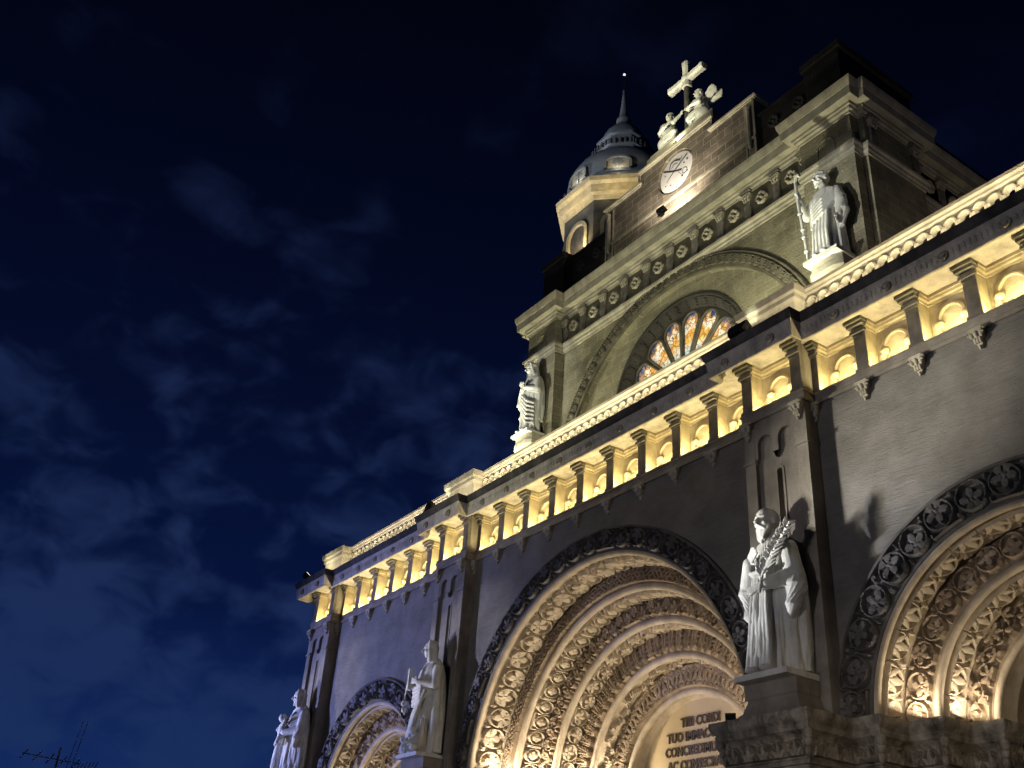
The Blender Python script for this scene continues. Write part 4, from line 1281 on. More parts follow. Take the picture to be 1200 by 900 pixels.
# ------------------------------------------------------------------ statues: shapes fused into one continuous carved body
def fuse(mb, name, mt, parent, voxel, smooth_it=2, kind=None):
    me = bpy.data.meshes.new(name)
    me.from_pydata(np.concatenate(mb.v).tolist(), [], mb.f); me.update()
    t = bpy.data.objects.new(name, me); COL.objects.link(t)
    r = t.modifiers.new('r', 'REMESH'); r.mode = 'VOXEL'; r.voxel_size = voxel
    s = t.modifiers.new('s', 'SMOOTH'); s.iterations = smooth_it; s.factor = 0.5
    dg = bpy.context.evaluated_depsgraph_get()
    me2 = bpy.data.meshes.new_from_object(t.evaluated_get(dg))
    bpy.data.objects.remove(t); bpy.data.meshes.remove(me)
    me2.name = name
    me2.shade_smooth()
    me2.materials.clear(); me2.materials.append(MATS[mt])
    o = bpy.data.objects.new(name, me2); COL.objects.link(o)
    if parent is not None: o.parent = parent
    return o

def robe(mb, rings, seed, nf=9, seg=120, sharp=1.6, nz=44):
    """cloth tube: rings (z, cx, cy, rx, ry, fold depth)"""
    q = np.array(rings, float)
    z = np.linspace(q[0, 0], q[-1, 0], nz)
    I = [np.interp(z, q[:, 0], q[:, i]) for i in range(1, 6)]
    rg = np.random.default_rng(seed)
    th = np.linspace(0, 2 * PI, seg, endpoint=False)
    ph = rg.uniform(0, 2 * PI, 4)
    out = []
    for i, zz in enumerate(z):
        drift = 0.5 * math.sin(zz * 1.7 + ph[0]) + 0.25 * math.sin(zz * 4.1 + ph[1])
        f1 = np.abs(np.sin((nf * th + ph[2]) / 2 + drift)) ** (1 / sharp)
        f2 = np.abs(np.sin((1.7 * nf * th + ph[3]) / 2 - drift * 1.3)) ** (1 / sharp)
        f3 = np.sin(3 * th + ph[0] + zz * 1.2)
        m = 1 + 1.55 * I[4][i] * ((f1 - 0.65) * 1.0 + (f2 - 0.65) * 0.45 + 0.25 * f3)
        out.append(np.stack([I[0][i] + I[2][i] * m * np.cos(th), I[1][i] + I[3][i] * m * np.sin(th), np.full(seg, zz)], 1))
    mb.loft(out)

def hand(mb, w, direction, palm_n, size, spread=0.16, curl=0.35):
    """palm, four unequal bent fingers and a thumb, as capsules"""
    w = np.array(w, float); d = np.array(direction, float); d /= np.linalg.norm(d)
    n = np.array(palm_n, float); n -= d * (n @ d); n /= np.linalg.norm(n)
    s = np.cross(d, n)
    for k in np.linspace(-1, 1, 4):
        mb.capsule(w + s * k * 0.12 * size, w + d * 0.45 * size + s * k * 0.17 * size, 0.085 * size, 0.085 * size, 8)
    for k, L in zip((-1, -0.33, 0.33, 1), (0.42, 0.52, 0.55, 0.46)):
        b = w + d * 0.45 * size + s * k * 0.20 * size
        m_ = b + (d + s * k * spread) * L * 0.55 * size
        t = m_ + (d * math.cos(curl) - n * math.sin(curl)) * L * 0.5 * size
        mb.capsule(b, m_, 0.07 * size, 0.062 * size, 8); mb.capsule(m_, t, 0.062 * size, 0.05 * size, 8)
    b = w + d * 0.12 * size + s * 0.16 * size
    m_ = b + (s * 0.8 + d * 0.6 - n * 0.2) * 0.25 * size
    mb.capsule(b, m_, 0.08 * size, 0.07 * size, 8); mb.capsule(m_, m_ + (d - n * 0.3) * 0.22 * size, 0.068 * size, 0.055 * size, 8)

def head(mb, c, r, yaw, beard=0.0, veil=False, hair=False, tilt=0.0):
    """r = half the head height; faces -y turned by yaw"""
    c = np.array(c, float)
    cy, sy = math.cos(yaw), math.sin(yaw)
    Rz = np.array(((cy, -sy, 0), (sy, cy, 0), (0, 0, 1)))
    ct, st = math.cos(tilt), math.sin(tilt)
    Rm = Rz @ np.array(((1, 0, 0), (0, ct, -st), (0, st, ct)))
    def P(x, y, z): return c + Rm @ (np.array((x, y, z)) * r)
    def el(x, y, z, rx, ry, rz): mb.sphere(P(x, y, z), (rx * r, ry * r, rz * r), 18, 12, Rm)
    el(0, 0.10, 0.22, 0.74, 0.88, 0.78)           # skull
    el(0, -0.18, -0.22, 0.57, 0.58, 0.76)         # face
    el(0, -0.40, -0.72, 0.30, 0.28, 0.24)         # chin
    mb.capsule(P(0, -0.72, 0.14), P(0, -0.98, -0.24), 0.10 * r, 0.15 * r, 8)   # nose
    for s in (-1, 1):
        mb.capsule(P(0.12 * s, -0.74, 0.22), P(0.46 * s, -0.60, 0.16), 0.10 * r, 0.07 * r, 8)     # brow
        el(0.26 * s, -0.62, 0.02, 0.13, 0.11, 0.085)      # eye
        el(0.36 * s, -0.54, -0.28, 0.20, 0.20, 0.17)    # cheek
        el(0.74 * s, 0.05, -0.05, 0.10, 0.20, 0.26)     # ear
    mb.capsule(P(-0.18, -0.74, -0.50), P(0.18, -0.74, -0.50), 0.075 * r, 0.075 * r, 8)    # mouth
    if beard:
        for k in range(9):
            x = (k - 4) / 4
            mb.capsule(P(0.48 * x, -0.52 + 0.2 * abs(x), -0.55), P(0.26 * x + 0.05 * math.sin(k * 2.1), -0.62, -0.75 - beard * (1 - 0.35 * abs(x))), 0.20 * r, 0.09 * r, 8)
        for s in (-1, 1):
            mb.capsule(P(0.05 * s, -0.80, -0.42), P(0.36 * s, -0.62, -0.66), 0.09 * r, 0.07 * r, 8)
    if hair:
        for k in range(30):
            a = k * 2.4; zz = 0.15 + 0.75 * ((k * 0.37) % 1)
            rr = math.sqrt(max(0.05, 1 - (zz - 0.2) ** 2)) * 0.78
            x, y = rr * math.cos(a), rr * math.sin(a) + 0.1
            if y < -0.45 and zz < 0.5: continue
            el(x * 0.93, y * 0.93, zz * 0.88 + 0.06, 0.17, 0.17, 0.15)
    if veil:
        for k in np.linspace(0, PI, 13):
            p0 = P(0.80 * math.cos(k), -0.20, 0.15 + 0.85 * math.sin(k)); p1 = P(0.86 * math.cos(k), 0.55, 0.10 + 0.72 * math.sin(k))
            mb.capsule(p0, p1, 0.17 * r, 0.2 * r, 8)
        for s in (-1, 1):
            mb.capsule(P(0.80 * s, -0.20, 0.15), P(0.98 * s, 0.02, -1.35), 0.17 * r, 0.30 * r, 10)
            mb.capsule(P(0.6 * s, 0.5, 0.0), P(0.8 * s, 0.45, -1.4), 0.4 * r, 0.45 * r, 10)
    mb.capsule(P(0, 0.12, -0.4), P(0, 0.22, -1.45), 0.42 * r, 0.52 * r, 12)

def plinth(t, H, w, d, h=0.10):
    m = MB(); m.loft([[(-w, -d, z), (w, -d, z), (w, d, z), (-w, d, z)] for z in (0, h)])
    return m.build('plinth', 'marble', t)

VOX = 0.017
def scale_mb(mb, k):
    mb.v = [v * k for v in mb.v]

# 1. bearded man with palm frond (right of the main portal)
def statue_palm(loc):
    t = thing('statue', 'white statue of a bald bearded man holding a palm frond, beside the main portal', 'statue', loc, 'white statues of the front')
    b = MB()
    robe(b, [(0.0, 0.0, 0.0, .50, .46, .11), (.15, 0.0, 0.0, .47, .44, .15), (1.0, 0, 0, .41, .38, .17), (1.75, 0, 0, .38, .34, .14), (2.2, 0, .0, .42, .34, .08), (2.62, 0, .02, .50, .34, .04), (2.85, 0, .04, .40, .27, .02), (3.0, 0, .05, .18, .17, 0), (3.08, 0, .05, .16, .16, 0)], 3, 11)
    # scapular: a narrow pleated panel hanging in front
    for i, x in enumerate(np.linspace(-0.30, 0.16, 6)):
        wv = 0.035 * math.sin(i * 2.4); b.tube([(x * 0.8, -0.38, 2.1), (x * 0.95 + wv, -0.44, 1.4), (x * 1.12 - wv, -0.49, 0.6), (x * 1.3 + wv, -0.53, 0.06)], [.03 + wv * .2, .045 + wv * .3, .05 - wv * .3, .06], 8)
    # cloak hanging off the shoulders, wide on his left
    robe(b, [(0.06, .14, .16, .48, .36, .09), (0.7, .16, .16, .48, .36, .11), (1.5, .15, .15, .53, .37, .09), (2.1, .10, .12, .57, .37, .06), (2.55, .04, .10, .53, .34, .04), (2.86, 0, .08, .42, .27, .02), (3.02, 0, .08, .20, .18, 0)], 5, 8)
    # right arm raised to the chest
    b.capsule((-.46, .0, 2.68), (-.62, -.10, 2.02), .19, .20); b.capsule((-.62, -.10, 2.02), (-.26, -.46, 2.36), .20, .13)
    b.tube([(-.60, -.08, 2.2), (-.66, -.10, 1.85), (-.60, -.12, 1.35), (-.55, -.1, 1.15)], [.16, .22, .16, .05], 12)
    hand(b, (-.24, -.48, 2.38), (0.75, -0.35, 0.42), (0.2, -1, 0.1), 0.42, 0.10, 0.15)
    # left arm across the waist
    b.capsule((.46, .0, 2.66), (.64, -.08, 2.0), .19, .20); b.capsule((.64, -.08, 2.0), (.22, -.50, 1.80), .20, .12)
    b.tube([(.62, -.06, 2.15), (.68, -.10, 1.75), (.60, -.16, 1.35), (.50, -.16, 1.1)], [.17, .24, .17, .05], 12)
    hand(b, (.16, -.52, 1.80), (-0.85, -0.35, -0.35), (0.0, -1, 0.3), 0.42, 0.12, 0.25)
    b.tube([(-.28, -.40, 2.14), (0, -.47, 2.12), (.24, -.42, 2.14)], .05, 8)
    for s in (-1, 1): b.sphere((.18 * s - .05, -.52, .06), (.13, .22, .08), 12, 8)
    head(b, (-.04, -.06, 3.38), .325, -0.12, beard=0.85)
    fuse(b, 'figure', 'marble', t, VOX, 1)
    f = MB()
    st = np.array([(.12, -.62, 1.60), (.22, -.62, 1.95), (.46, -.52, 2.45), (.80, -.36, 3.00)])
    NL = 36; ts = np.linspace(0, 1, NL)
    spine = np.stack([np.interp(ts, np.linspace(0, 1, 4), st[:, i]) for i in range(3)], 1)
    f.tube(spine, np.linspace(.04, .018, NL), 8)
    for i in range(10, NL):
        p = spine[i]; d = spine[min(i + 1, NL - 1)] - spine[max(i - 1, 0)]; d /= np.linalg.norm(d)
        side = np.cross(d, (0, -1, 0)); side /= np.linalg.norm(side)
        L = 0.46 * (1 - 0.5 * (i - 10) / 26) * (0.9 + 0.2 * math.sin(i * 2.3))
        for s in (-1, 1):
            tip = p + (d * 0.80 + s * side * (0.62 + 0.08 * math.sin(i * 1.7)) + np.array((0, -0.10, 0))) * L
            mid = (p + tip) / 2 + np.array((0, -0.05, 0))
            f.tube([p, mid, tip], [.016, .030, .006], 6)
    f.build('palm_frond', 'marble', t)
    plinth(t, 0, .70, .62, .12).location = (0, 0, -0.12)
    return t

# 2. veiled woman with a book, children at her feet
def statue_veiled_book(loc):
    t = thing('statue', 'white statue of a veiled woman with a book, small figure crouched at her feet', 'statue', loc, 'white statues of the front')
    b = MB()
    robe(b, [(0, 0, 0, .54, .46, .10), (.3, 0, 0, .50, .43, .14), (1.2, 0, 0, .42, .37, .14), (1.9, 0, 0, .40, .34, .10), (2.45, 0, .02, .45, .32, .05), (2.78, 0, .04, .38, .26, .02), (2.98, 0, .06, .17, .16, 0)], 11, 10)
    robe(b, [(.05, .12, .14, .52, .40, .08), (1.0, .14, .13, .52, .38, .10), (1.9, .09, .10, .52, .36, .07), (2.5, .02, .08, .50, .33, .04), (2.82, 0, .07, .38, .26, .02), (3.0, 0, .07, .19, .18, 0)], 12, 8)
    # mantle pulled across the front
    for k in range(5):
        b.tube([(.46, -.10, 2.25 - .10 * k), (.20, -.42, 2.02 - .10 * k), (-.18, -.44, 1.98 - .13 * k), (-.42, -.22, 2.15 - .14 * k)], .075, 8)
    for k in range(4):
        b.tube([(.36 - .06 * k, -.36, 1.9), (.10 - .06 * k, -.46, 1.2), (-.16 - .05 * k, -.48, .5)], [.05, .06, .05], 8)
    b.capsule((-.42, 0, 2.6), (-.52, -.12, 2.02), .16, .17); b.capsule((-.52, -.12, 2.02), (-.30, -.46, 2.16), .16, .11)
    b.capsule((.42, 0, 2.6), (.54, -.12, 2.05), .16, .17); b.capsule((.54, -.12, 2.05), (.06, -.48, 2.16), .16, .11)
    hand(b, (-.30, -.48, 2.16), (-0.1, -0.3, 0.9), (0, -1, 0), 0.36)
    hand(b, (.02, -.50, 2.18), (-0.9, -0.2, 0.2), (0, -1, 0.1), 0.36)
    for x in (-.15, .17): b.sphere((x, -.48, .05), (.11, .18, .07), 12, 8)
    head(b, (-.03, -.08, 3.28), .28, -0.5, veil=True)
    # small figure crouched by her left foot
    b.sphere((.36, -.46, .30), (.22, .20, .28), 16, 10); b.sphere((.30, -.58, .62), (.14, .14, .15), 14, 10)
    b.capsule((.44, -.52, .44), (.30, -.74, .26), .08, .06); b.capsule((.30, -.5, .16), (.14, -.70, .10), .11, .08); b.sphere((.46, -.60, .12), (.16, .15, .12))
    b.capsule((.50, -.42, .5), (.46, -.40, .95), .09, .07)
    b.sphere((-.46, -.40, .20), (.16, .18, .22), 14, 10); b.sphere((-.50, -.48, .48), (.11, .11, .12), 12, 8)
    fuse(b, 'figure', 'marble', t, VOX, 1)
    k = MB()
    k.loft([[(-.47, -.58, z), (-.30, -.64, z), (-.28, -.52, z), (-.45, -.46, z)] for z in (1.95, 2.62)])
    k.sphere((-.50, -.60, 1.55), (.09, .09, .10), 12, 8); k.sphere((-.50, -.58, 1.36), (.08, .08, .10), 12, 8); k.tube([(-.47, -.58, 2.1), (-.50, -.60, 1.6), (-.48, -.54, 1.2)], .025, 6)
    k.build('book_and_beads', 'marble', t)
    plinth(t, 0, .62, .60, .12).location = (0, 0, -0.12)
    return t

# 3. veiled figure holding a child (left end)
def statue_child(loc):
    t = thing('statue', 'white statue of a hooded figure carrying a small child, left end of the front', 'statue', loc, 'white statues of the front')
    b = MB()
    robe(b, [(0, 0, 0, .56, .46, .09), (.3, 0, 0, .52, .43, .12), (1.2, 0, 0, .46, .38, .11), (2.0, 0, 0, .44, .35, .08), (2.5, 0, .02, .47, .32, .05), (2.8, 0, .04, .38, .26, .02), (3.0, 0, .06, .17, .16, 0)], 21, 12)
    robe(b, [(.05, .10, .14, .52, .38, .08), (1.0, .14, .12, .52, .36, .10), (2.0, .09, .10, .54, .35, .08), (2.5, .02, .08, .51, .33, .05), (2.84, 0, .07, .38, .26, .02), (3.0, 0, .07, .19, .18, 0)], 22, 9)
    for k in range(4):
        b.tube([(.42, -.14, 2.62 - .12 * k), (.15, -.38, 2.40 - .14 * k), (-.20, -.42, 2.45 - .15 * k)], .06, 8)
    b.capsule((.44, 0, 2.6), (.58, -.12, 1.95), .17, .18); b.capsule((.58, -.12, 1.95), (.10, -.56, 1.85), .17, .12)
    b.tube([(.56, -.1, 2.0), (.56, -.22, 1.6), (.48, -.25, 1.3)], [.2, .17, .07], 10)
    b.capsule((-.44, 0, 2.6), (-.58, -.16, 2.0), .17, .17); b.capsule((-.58, -.16, 2.0), (-.20, -.58, 1.78), .16, .11)
    hand(b, (.06, -.58, 1.86), (-0.9, -0.3, 0.1), (0, -1, 0), 0.36)
    # the child, held against the chest
    b.capsule((-.10, -.54, 1.80), (-.12, -.54, 2.12), .17, .15); b.sphere((-.15, -.60, 2.42), (.15, .16, .17), 16, 10)
    b.capsule((-.02, -.60, 2.15), (.12, -.60, 2.32), .07, .05); b.capsule((-.22, -.58, 2.15), (-.34, -.66, 1.98), .07, .06)
    b.capsule((-.06, -.62, 1.74), (.0, -.74, 1.45), .10, .07); b.capsule((-.16, -.60, 1.74), (-.20, -.70, 1.42), .10, .07)
    # drapery falling at his right side
    b.tube([(-.50, -.40, 1.8), (-.56, -.42, 1.0), (-.60, -.40, .1)], [.14, .18, .22], 12)
    head(b, (-.04, -.08, 3.30), .29, -0.55, beard=0.4, veil=True)
    fuse(b, 'figure', 'marble', t, VOX, 1)
    plinth(t, 0, .62, .60, .12).location = (0, 0, -0.12)
    return t

# 4. bearded man with a long staff (upper right)
def statue_staff(loc):
    t = thing('statue', 'white statue of a bearded man with a long staff, right of the wheel window', 'statue', loc, 'white statues of the front')
    b = MB()
    robe(b, [(0, 0, 0, .54, .46, .09), (.3, 0, 0, .50, .42, .12), (1.1, .02, 0, .44, .38, .12), (1.8, .02, 0, .42, .35, .10), (2.3, 0, .02, .46, .34, .06), (2.62, 0, .04, .40, .27, .03), (2.82, 0, .05, .17, .16, 0)], 31, 10)
    for k in range(5):   # mantle swept across the body
        b.tube([(.44, -.16, 2.45 - .10 * k), (.16, -.40, 2.05 - .13 * k), (-.18, -.42, 1.85 - .12 * k), (-.42, -.20, 1.75 - .10 * k)], .08, 8)
    for k in range(5):
        b.tube([(.30 - .12 * k, -.38, 1.6), (.26 - .12 * k, -.44, .9), (.30 - .14 * k, -.48, .1)], [.05, .06, .06], 8)
    b.capsule((.44, .0, 2.45), (.62, -.06, 1.85), .17, .17); b.capsule((.62, -.06, 1.85), (.60, -.24, 1.30), .17, .10)
    b.tube([(.60, -.02, 2.1), (.64, -.08, 1.5), (.56, -.10, .95)], [.16, .20, .08], 10)
    hand(b, (.60, -.26, 1.30), (0.0, -0.2, -1), (1, 0, 0), 0.36)
    b.capsule((-.44, .0, 2.45), (-.66, -.10, 2.02), .16, .15); b.capsule((-.66, -.10, 2.02), (-.62, -.40, 2.42), .14, .10)
    hand(b, (-.62, -.42, 2.42), (0.1, -0.2, 1), (1, 0.0, 0), 0.36)
    for x in (-.18, .16): b.sphere((x, -.48, .05), (.11, .18, .07), 12, 8)
    head(b, (-.02, -.07, 3.12), .29, -0.30, beard=0.45, hair=True)
    fuse(b, 'figure', 'marble', t, VOX, 1)
    s = MB()
    s.tube([(-.46, -.50, 0.0), (-.52, -.50, 1.0), (-.62, -.50, 2.2), (-.68, -.48, 3.3)], .05, 8)
    for zz in (0.4, 0.95, 1.25, 1.9, 2.75): s.sphere((-.46 - .068 * zz, -.50, zz), (.085, .085, .07), 10, 7)
    s.tube([(-.68, -.48, 3.25), (-.60, -.50, 3.42), (-.48, -.50, 3.42)], .07, 8)
    s.build('staff', 'marble', t)
    plinth(t, 0, .62, .58, .12).location = (0, 0, -0.12)
    return t

# 5. veiled woman (upper left)
def statue_upper_woman(loc):
    t = thing('statue', 'white statue of a veiled woman in a folded mantle, left of the wheel window', 'statue', loc, 'white statues of the front')
    b = MB()
    robe(b, [(0, 0, 0, .50, .44, .09), (.3, 0, 0, .46, .40, .12), (1.1, .0, 0, .44, .37, .12), (1.8, .0, 0, .45, .35, .09), (2.3, 0, .02, .48, .34, .05), (2.66, 0, .04, .40, .27, .02), (2.85, 0, .05, .17, .16, 0)], 41, 9)
    robe(b, [(.6, .02, .10, .50, .36, .08), (1.2, .04, .10, .56, .36, .09), (1.9, .02, .08, .60, .36, .06), (2.4, 0, .07, .54, .34, .04), (2.7, 0, .06, .40, .27, .02), (2.86, 0, .06, .20, .19, 0)], 42, 8)
    for k in range(6):
        b.tube([(-.40, -.24, 1.95 - .05 * k), (-.05, -.42, 1.72 - .16 * k), (.30, -.42, 1.35 - .20 * k), (.50, -.18, 1.25 - .18 * k)], .06, 8)
    b.tube([(-.55, -.05, 2.2), (-.66, -.08, 1.6), (-.58, -.06, 1.0), (-.45, -.1, .7)], [.16, .18, .13, .05], 10)
    b.capsule((-.45, 0, 2.45), (-.56, -.12, 1.92), .16, .16); b.capsule((-.56, -.12, 1.92), (-.06, -.46, 2.0), .15, .10)
    b.capsule((.45, 0, 2.45), (.56, -.12, 1.92), .16, .16); b.capsule((.56, -.12, 1.92), (.10, -.46, 2.05), .15, .10)
    hand(b, (-.04, -.48, 2.0), (0.5, -0.3, 0.7), (0, -1, 0), 0.34); hand(b, (.08, -.48, 2.05), (-0.5, -0.3, 0.7), (0, -1, 0), 0.34)
    for x in (-.15, .15): b.sphere((x, -.44, .05), (.11, .18, .07), 12, 8)
    head(b, (-.02, -.08, 3.14), .28, -0.35, veil=True, tilt=0.15)
    fuse(b, 'figure', 'marble', t, VOX, 1)
    plinth(t, 0, .56, .54, .12).location = (0, 0, -0.12)
    return t

YL = -0.80
def xp(i): return (PIER[i][0] + PIER[i][1]) / 2
def grow(t, k):
    t.scale = (k, k, k)
    return t
s1 = statue_palm((xp(2) - 0.02, YL, 7.56))
s2 = statue_veiled_book((xp(1), YL, 7.56))
s3 = statue_child((xp(0) + 0.10, YL, 7.56))
s4 = statue_staff((7.83, YPU - 0.36, 20.72))
s5 = statue_upper_woman((-7.83, YPU - 0.36, 20.80))
for t_, k_ in ((s1, 1.09), (s2, 1.08), (s3, 1.08), (s4, 1.02), (s5, 1.02)): grow(t_, k_)

# cross between two kneeling angels on the gable
YC = 4.65
ba = MB()
ba.box(-2.0, 2.0, 4.05, 5.3, 31.8, 32.55); ba.box(-1.9, 1.9, 4.15, 5.2, 32.55, 32.75)
ba.build('crest_block', 'trim_stone', church)
cr = thing('cross', 'pale stone cross on a dark shaft standing between two kneeling angels', 'cross', (0, YC, 32.75))
m = MB()
def bar(mb, p0, p1, w):
    p0 = np.array(p0, float); p1 = np.array(p1, float); d = (p1 - p0) / np.linalg.norm(p1 - p0)
    s = np.cross(d, (0, 1, 0)); y = np.array((0, 1.0, 0))
    rings = []
    for k, ww in ((0, w * .9), (0.05, w), (0.70, w), (0.97, w * 1.12), (1.0, w * 1.0)):
        c = p0 + (p1 - p0) * k
        rings.append([c + ww * (a * s + b * y) for a, b in ((-1, -.55), (-.55, -1), (.55, -1), (1, -.55), (1, .55), (.55, 1), (-.55, 1), (-1, .55))])
    mb.loft(rings)
bar(m, (0, 0, 3.3), (0, 0, 4.55), .17); bar(m, (0, 0, 3.52), (1.08, 0, 3.52), .17); bar(m, (0, 0, 3.52), (-1.08, 0, 3.52), .17); bar(m, (0, 0, 3.6), (0, 0, 3.0), .18)
m.sphere((0, 0, 3.52), (.27, .26, .27), 16, 10)
m.build('cross_arms', 'marble', cr)
m = MB(); m.lathe([(.30, 0), (.30, .12), (.16, .25), (.15, 3.0), (.16, 3.1)], 0, 0, 12); m.build('shaft', 'soot_shade_stone', cr)  # shaft kept near black: its unlit shade is in the colour
def angel(loc, s, label):
    t = thing('angel_statue', label, 'angel statue', loc, 'kneeling angels beside the cross')
    b = MB()
    b.capsule((.05 * s, 0, .55), (.0, 0, 1.15), .34, .30, 18)              # hips to chest
    b.capsule((.02 * s, 0, 1.15), (-.02 * s, -.02, 1.40), .27, .16)
    b.capsule((.10 * s, -.14, .48), (-.42 * s, -.22, .46), .25, .19)       # thigh forward
    b.capsule((-.42 * s, -.22, .46), (-.38 * s, -.16, .08), .17, .12)
    b.capsule((.12 * s, .10, .40), (-.10 * s, -.05, .14), .26, .20)        # kneeling leg
    b.capsule((-.10 * s, -.02, .14), (.62 * s, -.04, .10), .18, .10)
    b.sphere((.72 * s, -.06, .10), (.16, .09, .08), 12, 8)
    for k in range(6):                                                     # folds over the lap
        b.tube([(.30 * s, -.26 + .02 * k, .62 - .06 * k), (-.05 * s, -.34, .58 - .07 * k), (-.40 * s, -.34, .58 - .08 * k)], .05, 8)
    b.sphere((.20 * s, -.10, .32), (.36, .32, .34), 20, 12)
    b.capsule((-.14 * s, -.18, 1.22), (-.44 * s, -.26, 1.02), .13, .11); b.capsule((-.44 * s, -.26, 1.02), (-.70 * s, -.12, 1.30), .10, .07)
    b.capsule((.20 * s, -.16, 1.20), (.26 * s, -.36, .84), .13, .10); b.capsule((.26 * s, -.36, .84), (-.10 * s, -.46, .86), .10, .07)
    hand(b, (-.70 * s, -.12, 1.30), (-0.7 * s, 0, 0.7), (0, -1, 0), 0.26)
    hand(b, (-.12 * s, -.46, .86), (-0.9 * s, -0.1, 0.1), (0, -1, 0), 0.26)
    head(b, (-.06 * s, -.06, 1.68), .23, -0.3 * s, hair=True)
    fuse(b, 'figure', 'marble', t, 0.018, 1)
    for dy, ang in ((.24, .50), (.02, .85)):
        w = MB()
        n = 9
        for i in range(n):
            a = ang + (i - 4) * 0.10
            L = 0.75 + 0.16 * math.sin(i / n * PI)
            p = np.array((.26 * s, dy, 1.12)); e = p + np.array((s * math.cos(a) * L * 0.8, .10, math.sin(a) * L * 0.75))
            w.tube([p, (p + e) / 2 + np.array((0, 0, .10)), e], [.10, .13, .06], 10)
        w.sphere((.52 * s, dy + .05, 1.50), (.26, .10, .34), 16, 10)
        fuse(w, 'wing', 'marble', t, 0.018, 1)
    t.scale = (1.04, 1.04, 1.04)
    return t
angel((0.95, YC - 0.15, 32.75), 1, 'white stone angel with curly hair and raised wing kneeling right of the cross')
angel((-0.95, YC - 0.15, 32.75), -1, 'white stone angel kneeling left of the cross, leg stretched out behind')

# ------------------------------------------------------------------ floodlight fixtures that light the upper parts
def fixture(loc, target, label, watts, col, angle, scale=1.0, parts=True, group='floodlights mounted on the front'):
    t = thing('floodlight', label, 'floodlight', loc, group)
    d = Vector(target) - Vector(loc)
    rot = d.to_track_quat('-Y', 'Z').to_euler()
    s = scale
    m = MB()
    m.loft([[(-.20 * s, 0.16 * s, -.12 * s), (.20 * s, 0.16 * s, -.12 * s), (.20 * s, 0.16 * s, .12 * s), (-.20 * s, 0.16 * s, .12 * s)],
            [(-.24 * s, -0.02 * s, -.16 * s), (.24 * s, -0.02 * s, -.16 * s), (.24 * s, -0.02 * s, .16 * s), (-.24 * s, -0.02 * s, .16 * s)],
            [(-.24 * s, -0.10 * s, -.16 * s), (.24 * s, -0.10 * s, -.16 * s), (.24 * s, -0.10 * s, .16 * s), (-.24 * s, -0.10 * s, .16 * s)]])
    for x in np.linspace(-.16, .16, 5): m.box((x - .012) * s, (x + .012) * s, .16 * s, .22 * s, -.11 * s, .11 * s)
    h = m.build('housing', 'black_metal', t); h.location = (0, 0, .28 * s); h.rotation_euler = rot
    m = MB(); m.loft([[(-.21 * s, -0.101 * s, -.13 * s), (.21 * s, -0.101 * s, -.13 * s), (.21 * s, -0.101 * s, .13 * s), (-.21 * s, -0.101 * s, .13 * s)], [(-.20 * s, -0.112 * s, -.12 * s), (.20 * s, -0.112 * s, -.12 * s), (.20 * s, -0.112 * s, .12 * s), (-.20 * s, -0.112 * s, .12 * s)]])
    g = m.build('lens', 'lamp_glow', h, 0)
    m = MB()
    m.tube([(-.27 * s, 0, .28 * s), (-.27 * s, 0, .03 * s), (.27 * s, 0, .03 * s), (.27 * s, 0, .28 * s)], .02 * s, 6); m.box(-.14 * s, .14 * s, -.1 * s, .1 * s, 0, .03 * s)
    m.build('bracket', 'black_metal', t)
    dd = d.normalized()
    spot('floodlight_beam', Vector(loc) + Vector((0, 0, .28 * s)) + dd * 0.2 * s, target, watts, col, angle, 0.8, 0.06)
    return t
fixture((7.35, -0.95, 16.47), (7.2, 2.9, 22.4), 'black box floodlight on the lit cornice just right of the wheel window', 60, OLIVE, 40, 1.3)
fixture((-8.9, -0.95, 16.47), (-7.3, 2.9, 22.6), 'black box floodlight on the cornice beside the left parapet pedestal', 60, OLIVE, 40, 1.2)
fixture((-19.7, -1.1, 16.47), (-16.0, 3.0, 22.0), 'small box floodlight at the far left tip of the cornice', 60, OLIVE, 60, 0.9)
fixture((0.3, 2.75, 27.36), (0.2, 3.9, 30.5), 'small dark floodlight on the upper cornice under the round badge', 800, (1.0, 0.88, 0.70), 150, 0.8)
fixture((6.75, -1.35, 6.62), (3.0, 4.0, 8.5), 'small black spotlight on the ledge beside the palm-bearing statue', 60, AMBER, 70, 0.5)
fixture((0.0, 3.9, 31.86), (0.0, 4.7, 35.0), 'low floodlight behind the gable edge at the foot of the cross', 120, (0.98, 0.97, 0.66), 160, 0.5)
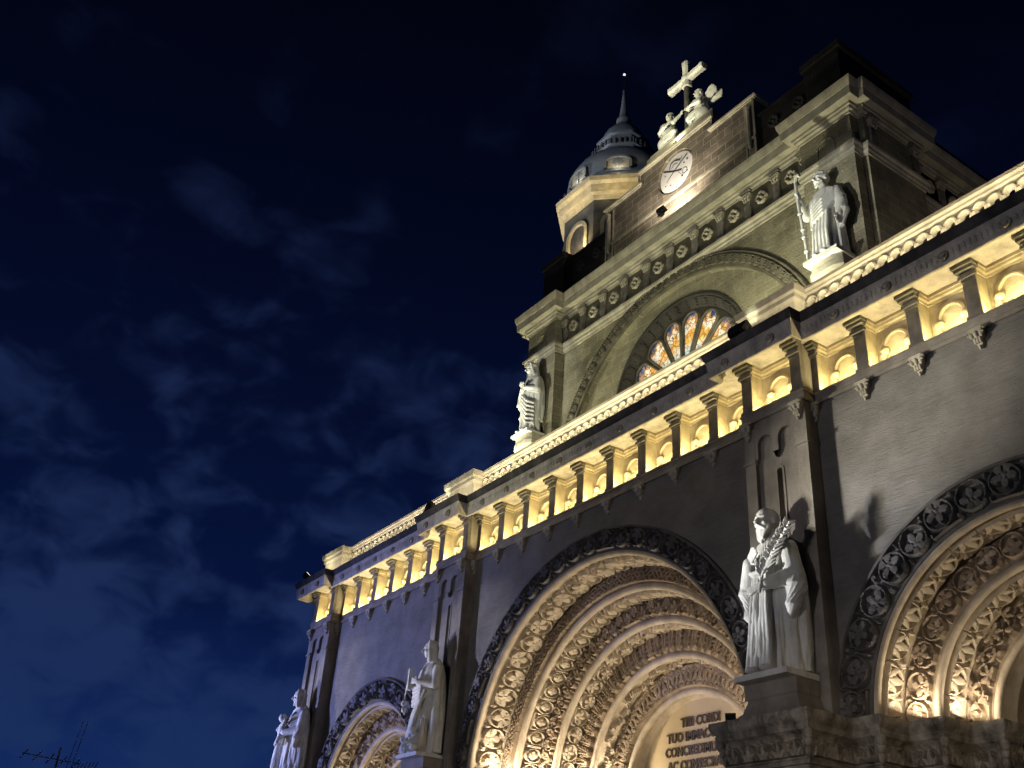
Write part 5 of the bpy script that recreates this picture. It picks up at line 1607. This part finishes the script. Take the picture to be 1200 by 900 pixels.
# lamps standing on the ledges inside the splays of the portals
for p, lamps in ((PORT[1], [(-5.75, 0.75, 26), (-5.15, 1.85, 20), (-4.35, 2.8, 15), (-3.45, 3.55, 12), (5.75, 0.75, 14), (5.15, 1.85, 12), (4.35, 2.8, 10), (3.45, 3.55, 12)]),
                 (PORT[2], [(-3.35, 0.5, 11), (-2.6, 1.35, 9), (3.3, 0.5, 9), (2.6, 1.35, 7)]),
                 (PORT[0], [(-3.35, 0.5, 14), (-2.6, 1.35, 10), (3.3, 0.5, 8), (2.6, 1.35, 6)])):
    for x, y, wt in lamps:
        area('portal_lamp', (p['x'] + x * 0.95, y, 6.66), (p['x'] + x * 0.80, y + 0.12, 8.4), wt * (5.0 if p is PORT[1] else 3.1), (1.0, 0.86, 0.64), 0.4, 0.15)
spot('tympanum_light', (-2.3, 3.3, 6.7), (0, 4.38, 8.2), 50, (1.0, 0.76, 0.45), 120, 0.6, 0.1)

# ------------------------------------------------------------------ aerial on a mast over a roof, far to the left
AN = Vector((-35.2, -6.6, 9.4))
an_t = thing('antenna', 'spindly grey roof aerial with crossbars far off at the lower left', 'antenna', (AN.x, AN.y, 0))
m = MB(); m.tube([(0, 0, 0), (0, 0, AN.z + 0.6)], 0.06, 8); m.build('mast', 'aerial_grey', an_t)
m = MB()
rgt = np.array((0.573, 0.817, 0.064)); rgt /= np.linalg.norm(rgt)
c0 = np.array((0, 0, AN.z))
m.tube([c0 - rgt * 1.9 + np.array((0, 0, .35)), c0 + rgt * 1.2 - np.array((0, 0, .2))], 0.03, 6)
for k in np.linspace(-1.8, 1.0, 5):
    q = c0 + rgt * k + np.array((0, 0, -.18 * k))
    m.tube([q + np.array((.3, -.2, -.28)), q + np.array((-.3, .2, .28))], 0.035, 6)
for k in (.55, .8):
    q = c0 + rgt * k; m.tube([q - np.array((0, 0, .4)), q + rgt * 0.25 + np.array((0, 0, 1.9))], 0.02, 6)
for k in np.linspace(1.1, 2.0, 6):
    q = c0 + rgt * k + np.array((0, 0, -.45)); m.tube([q, q + rgt * 0.12 + np.array((0, 0, .35))], 0.025, 5)
m.build('crossbar', 'aerial_grey', an_t)
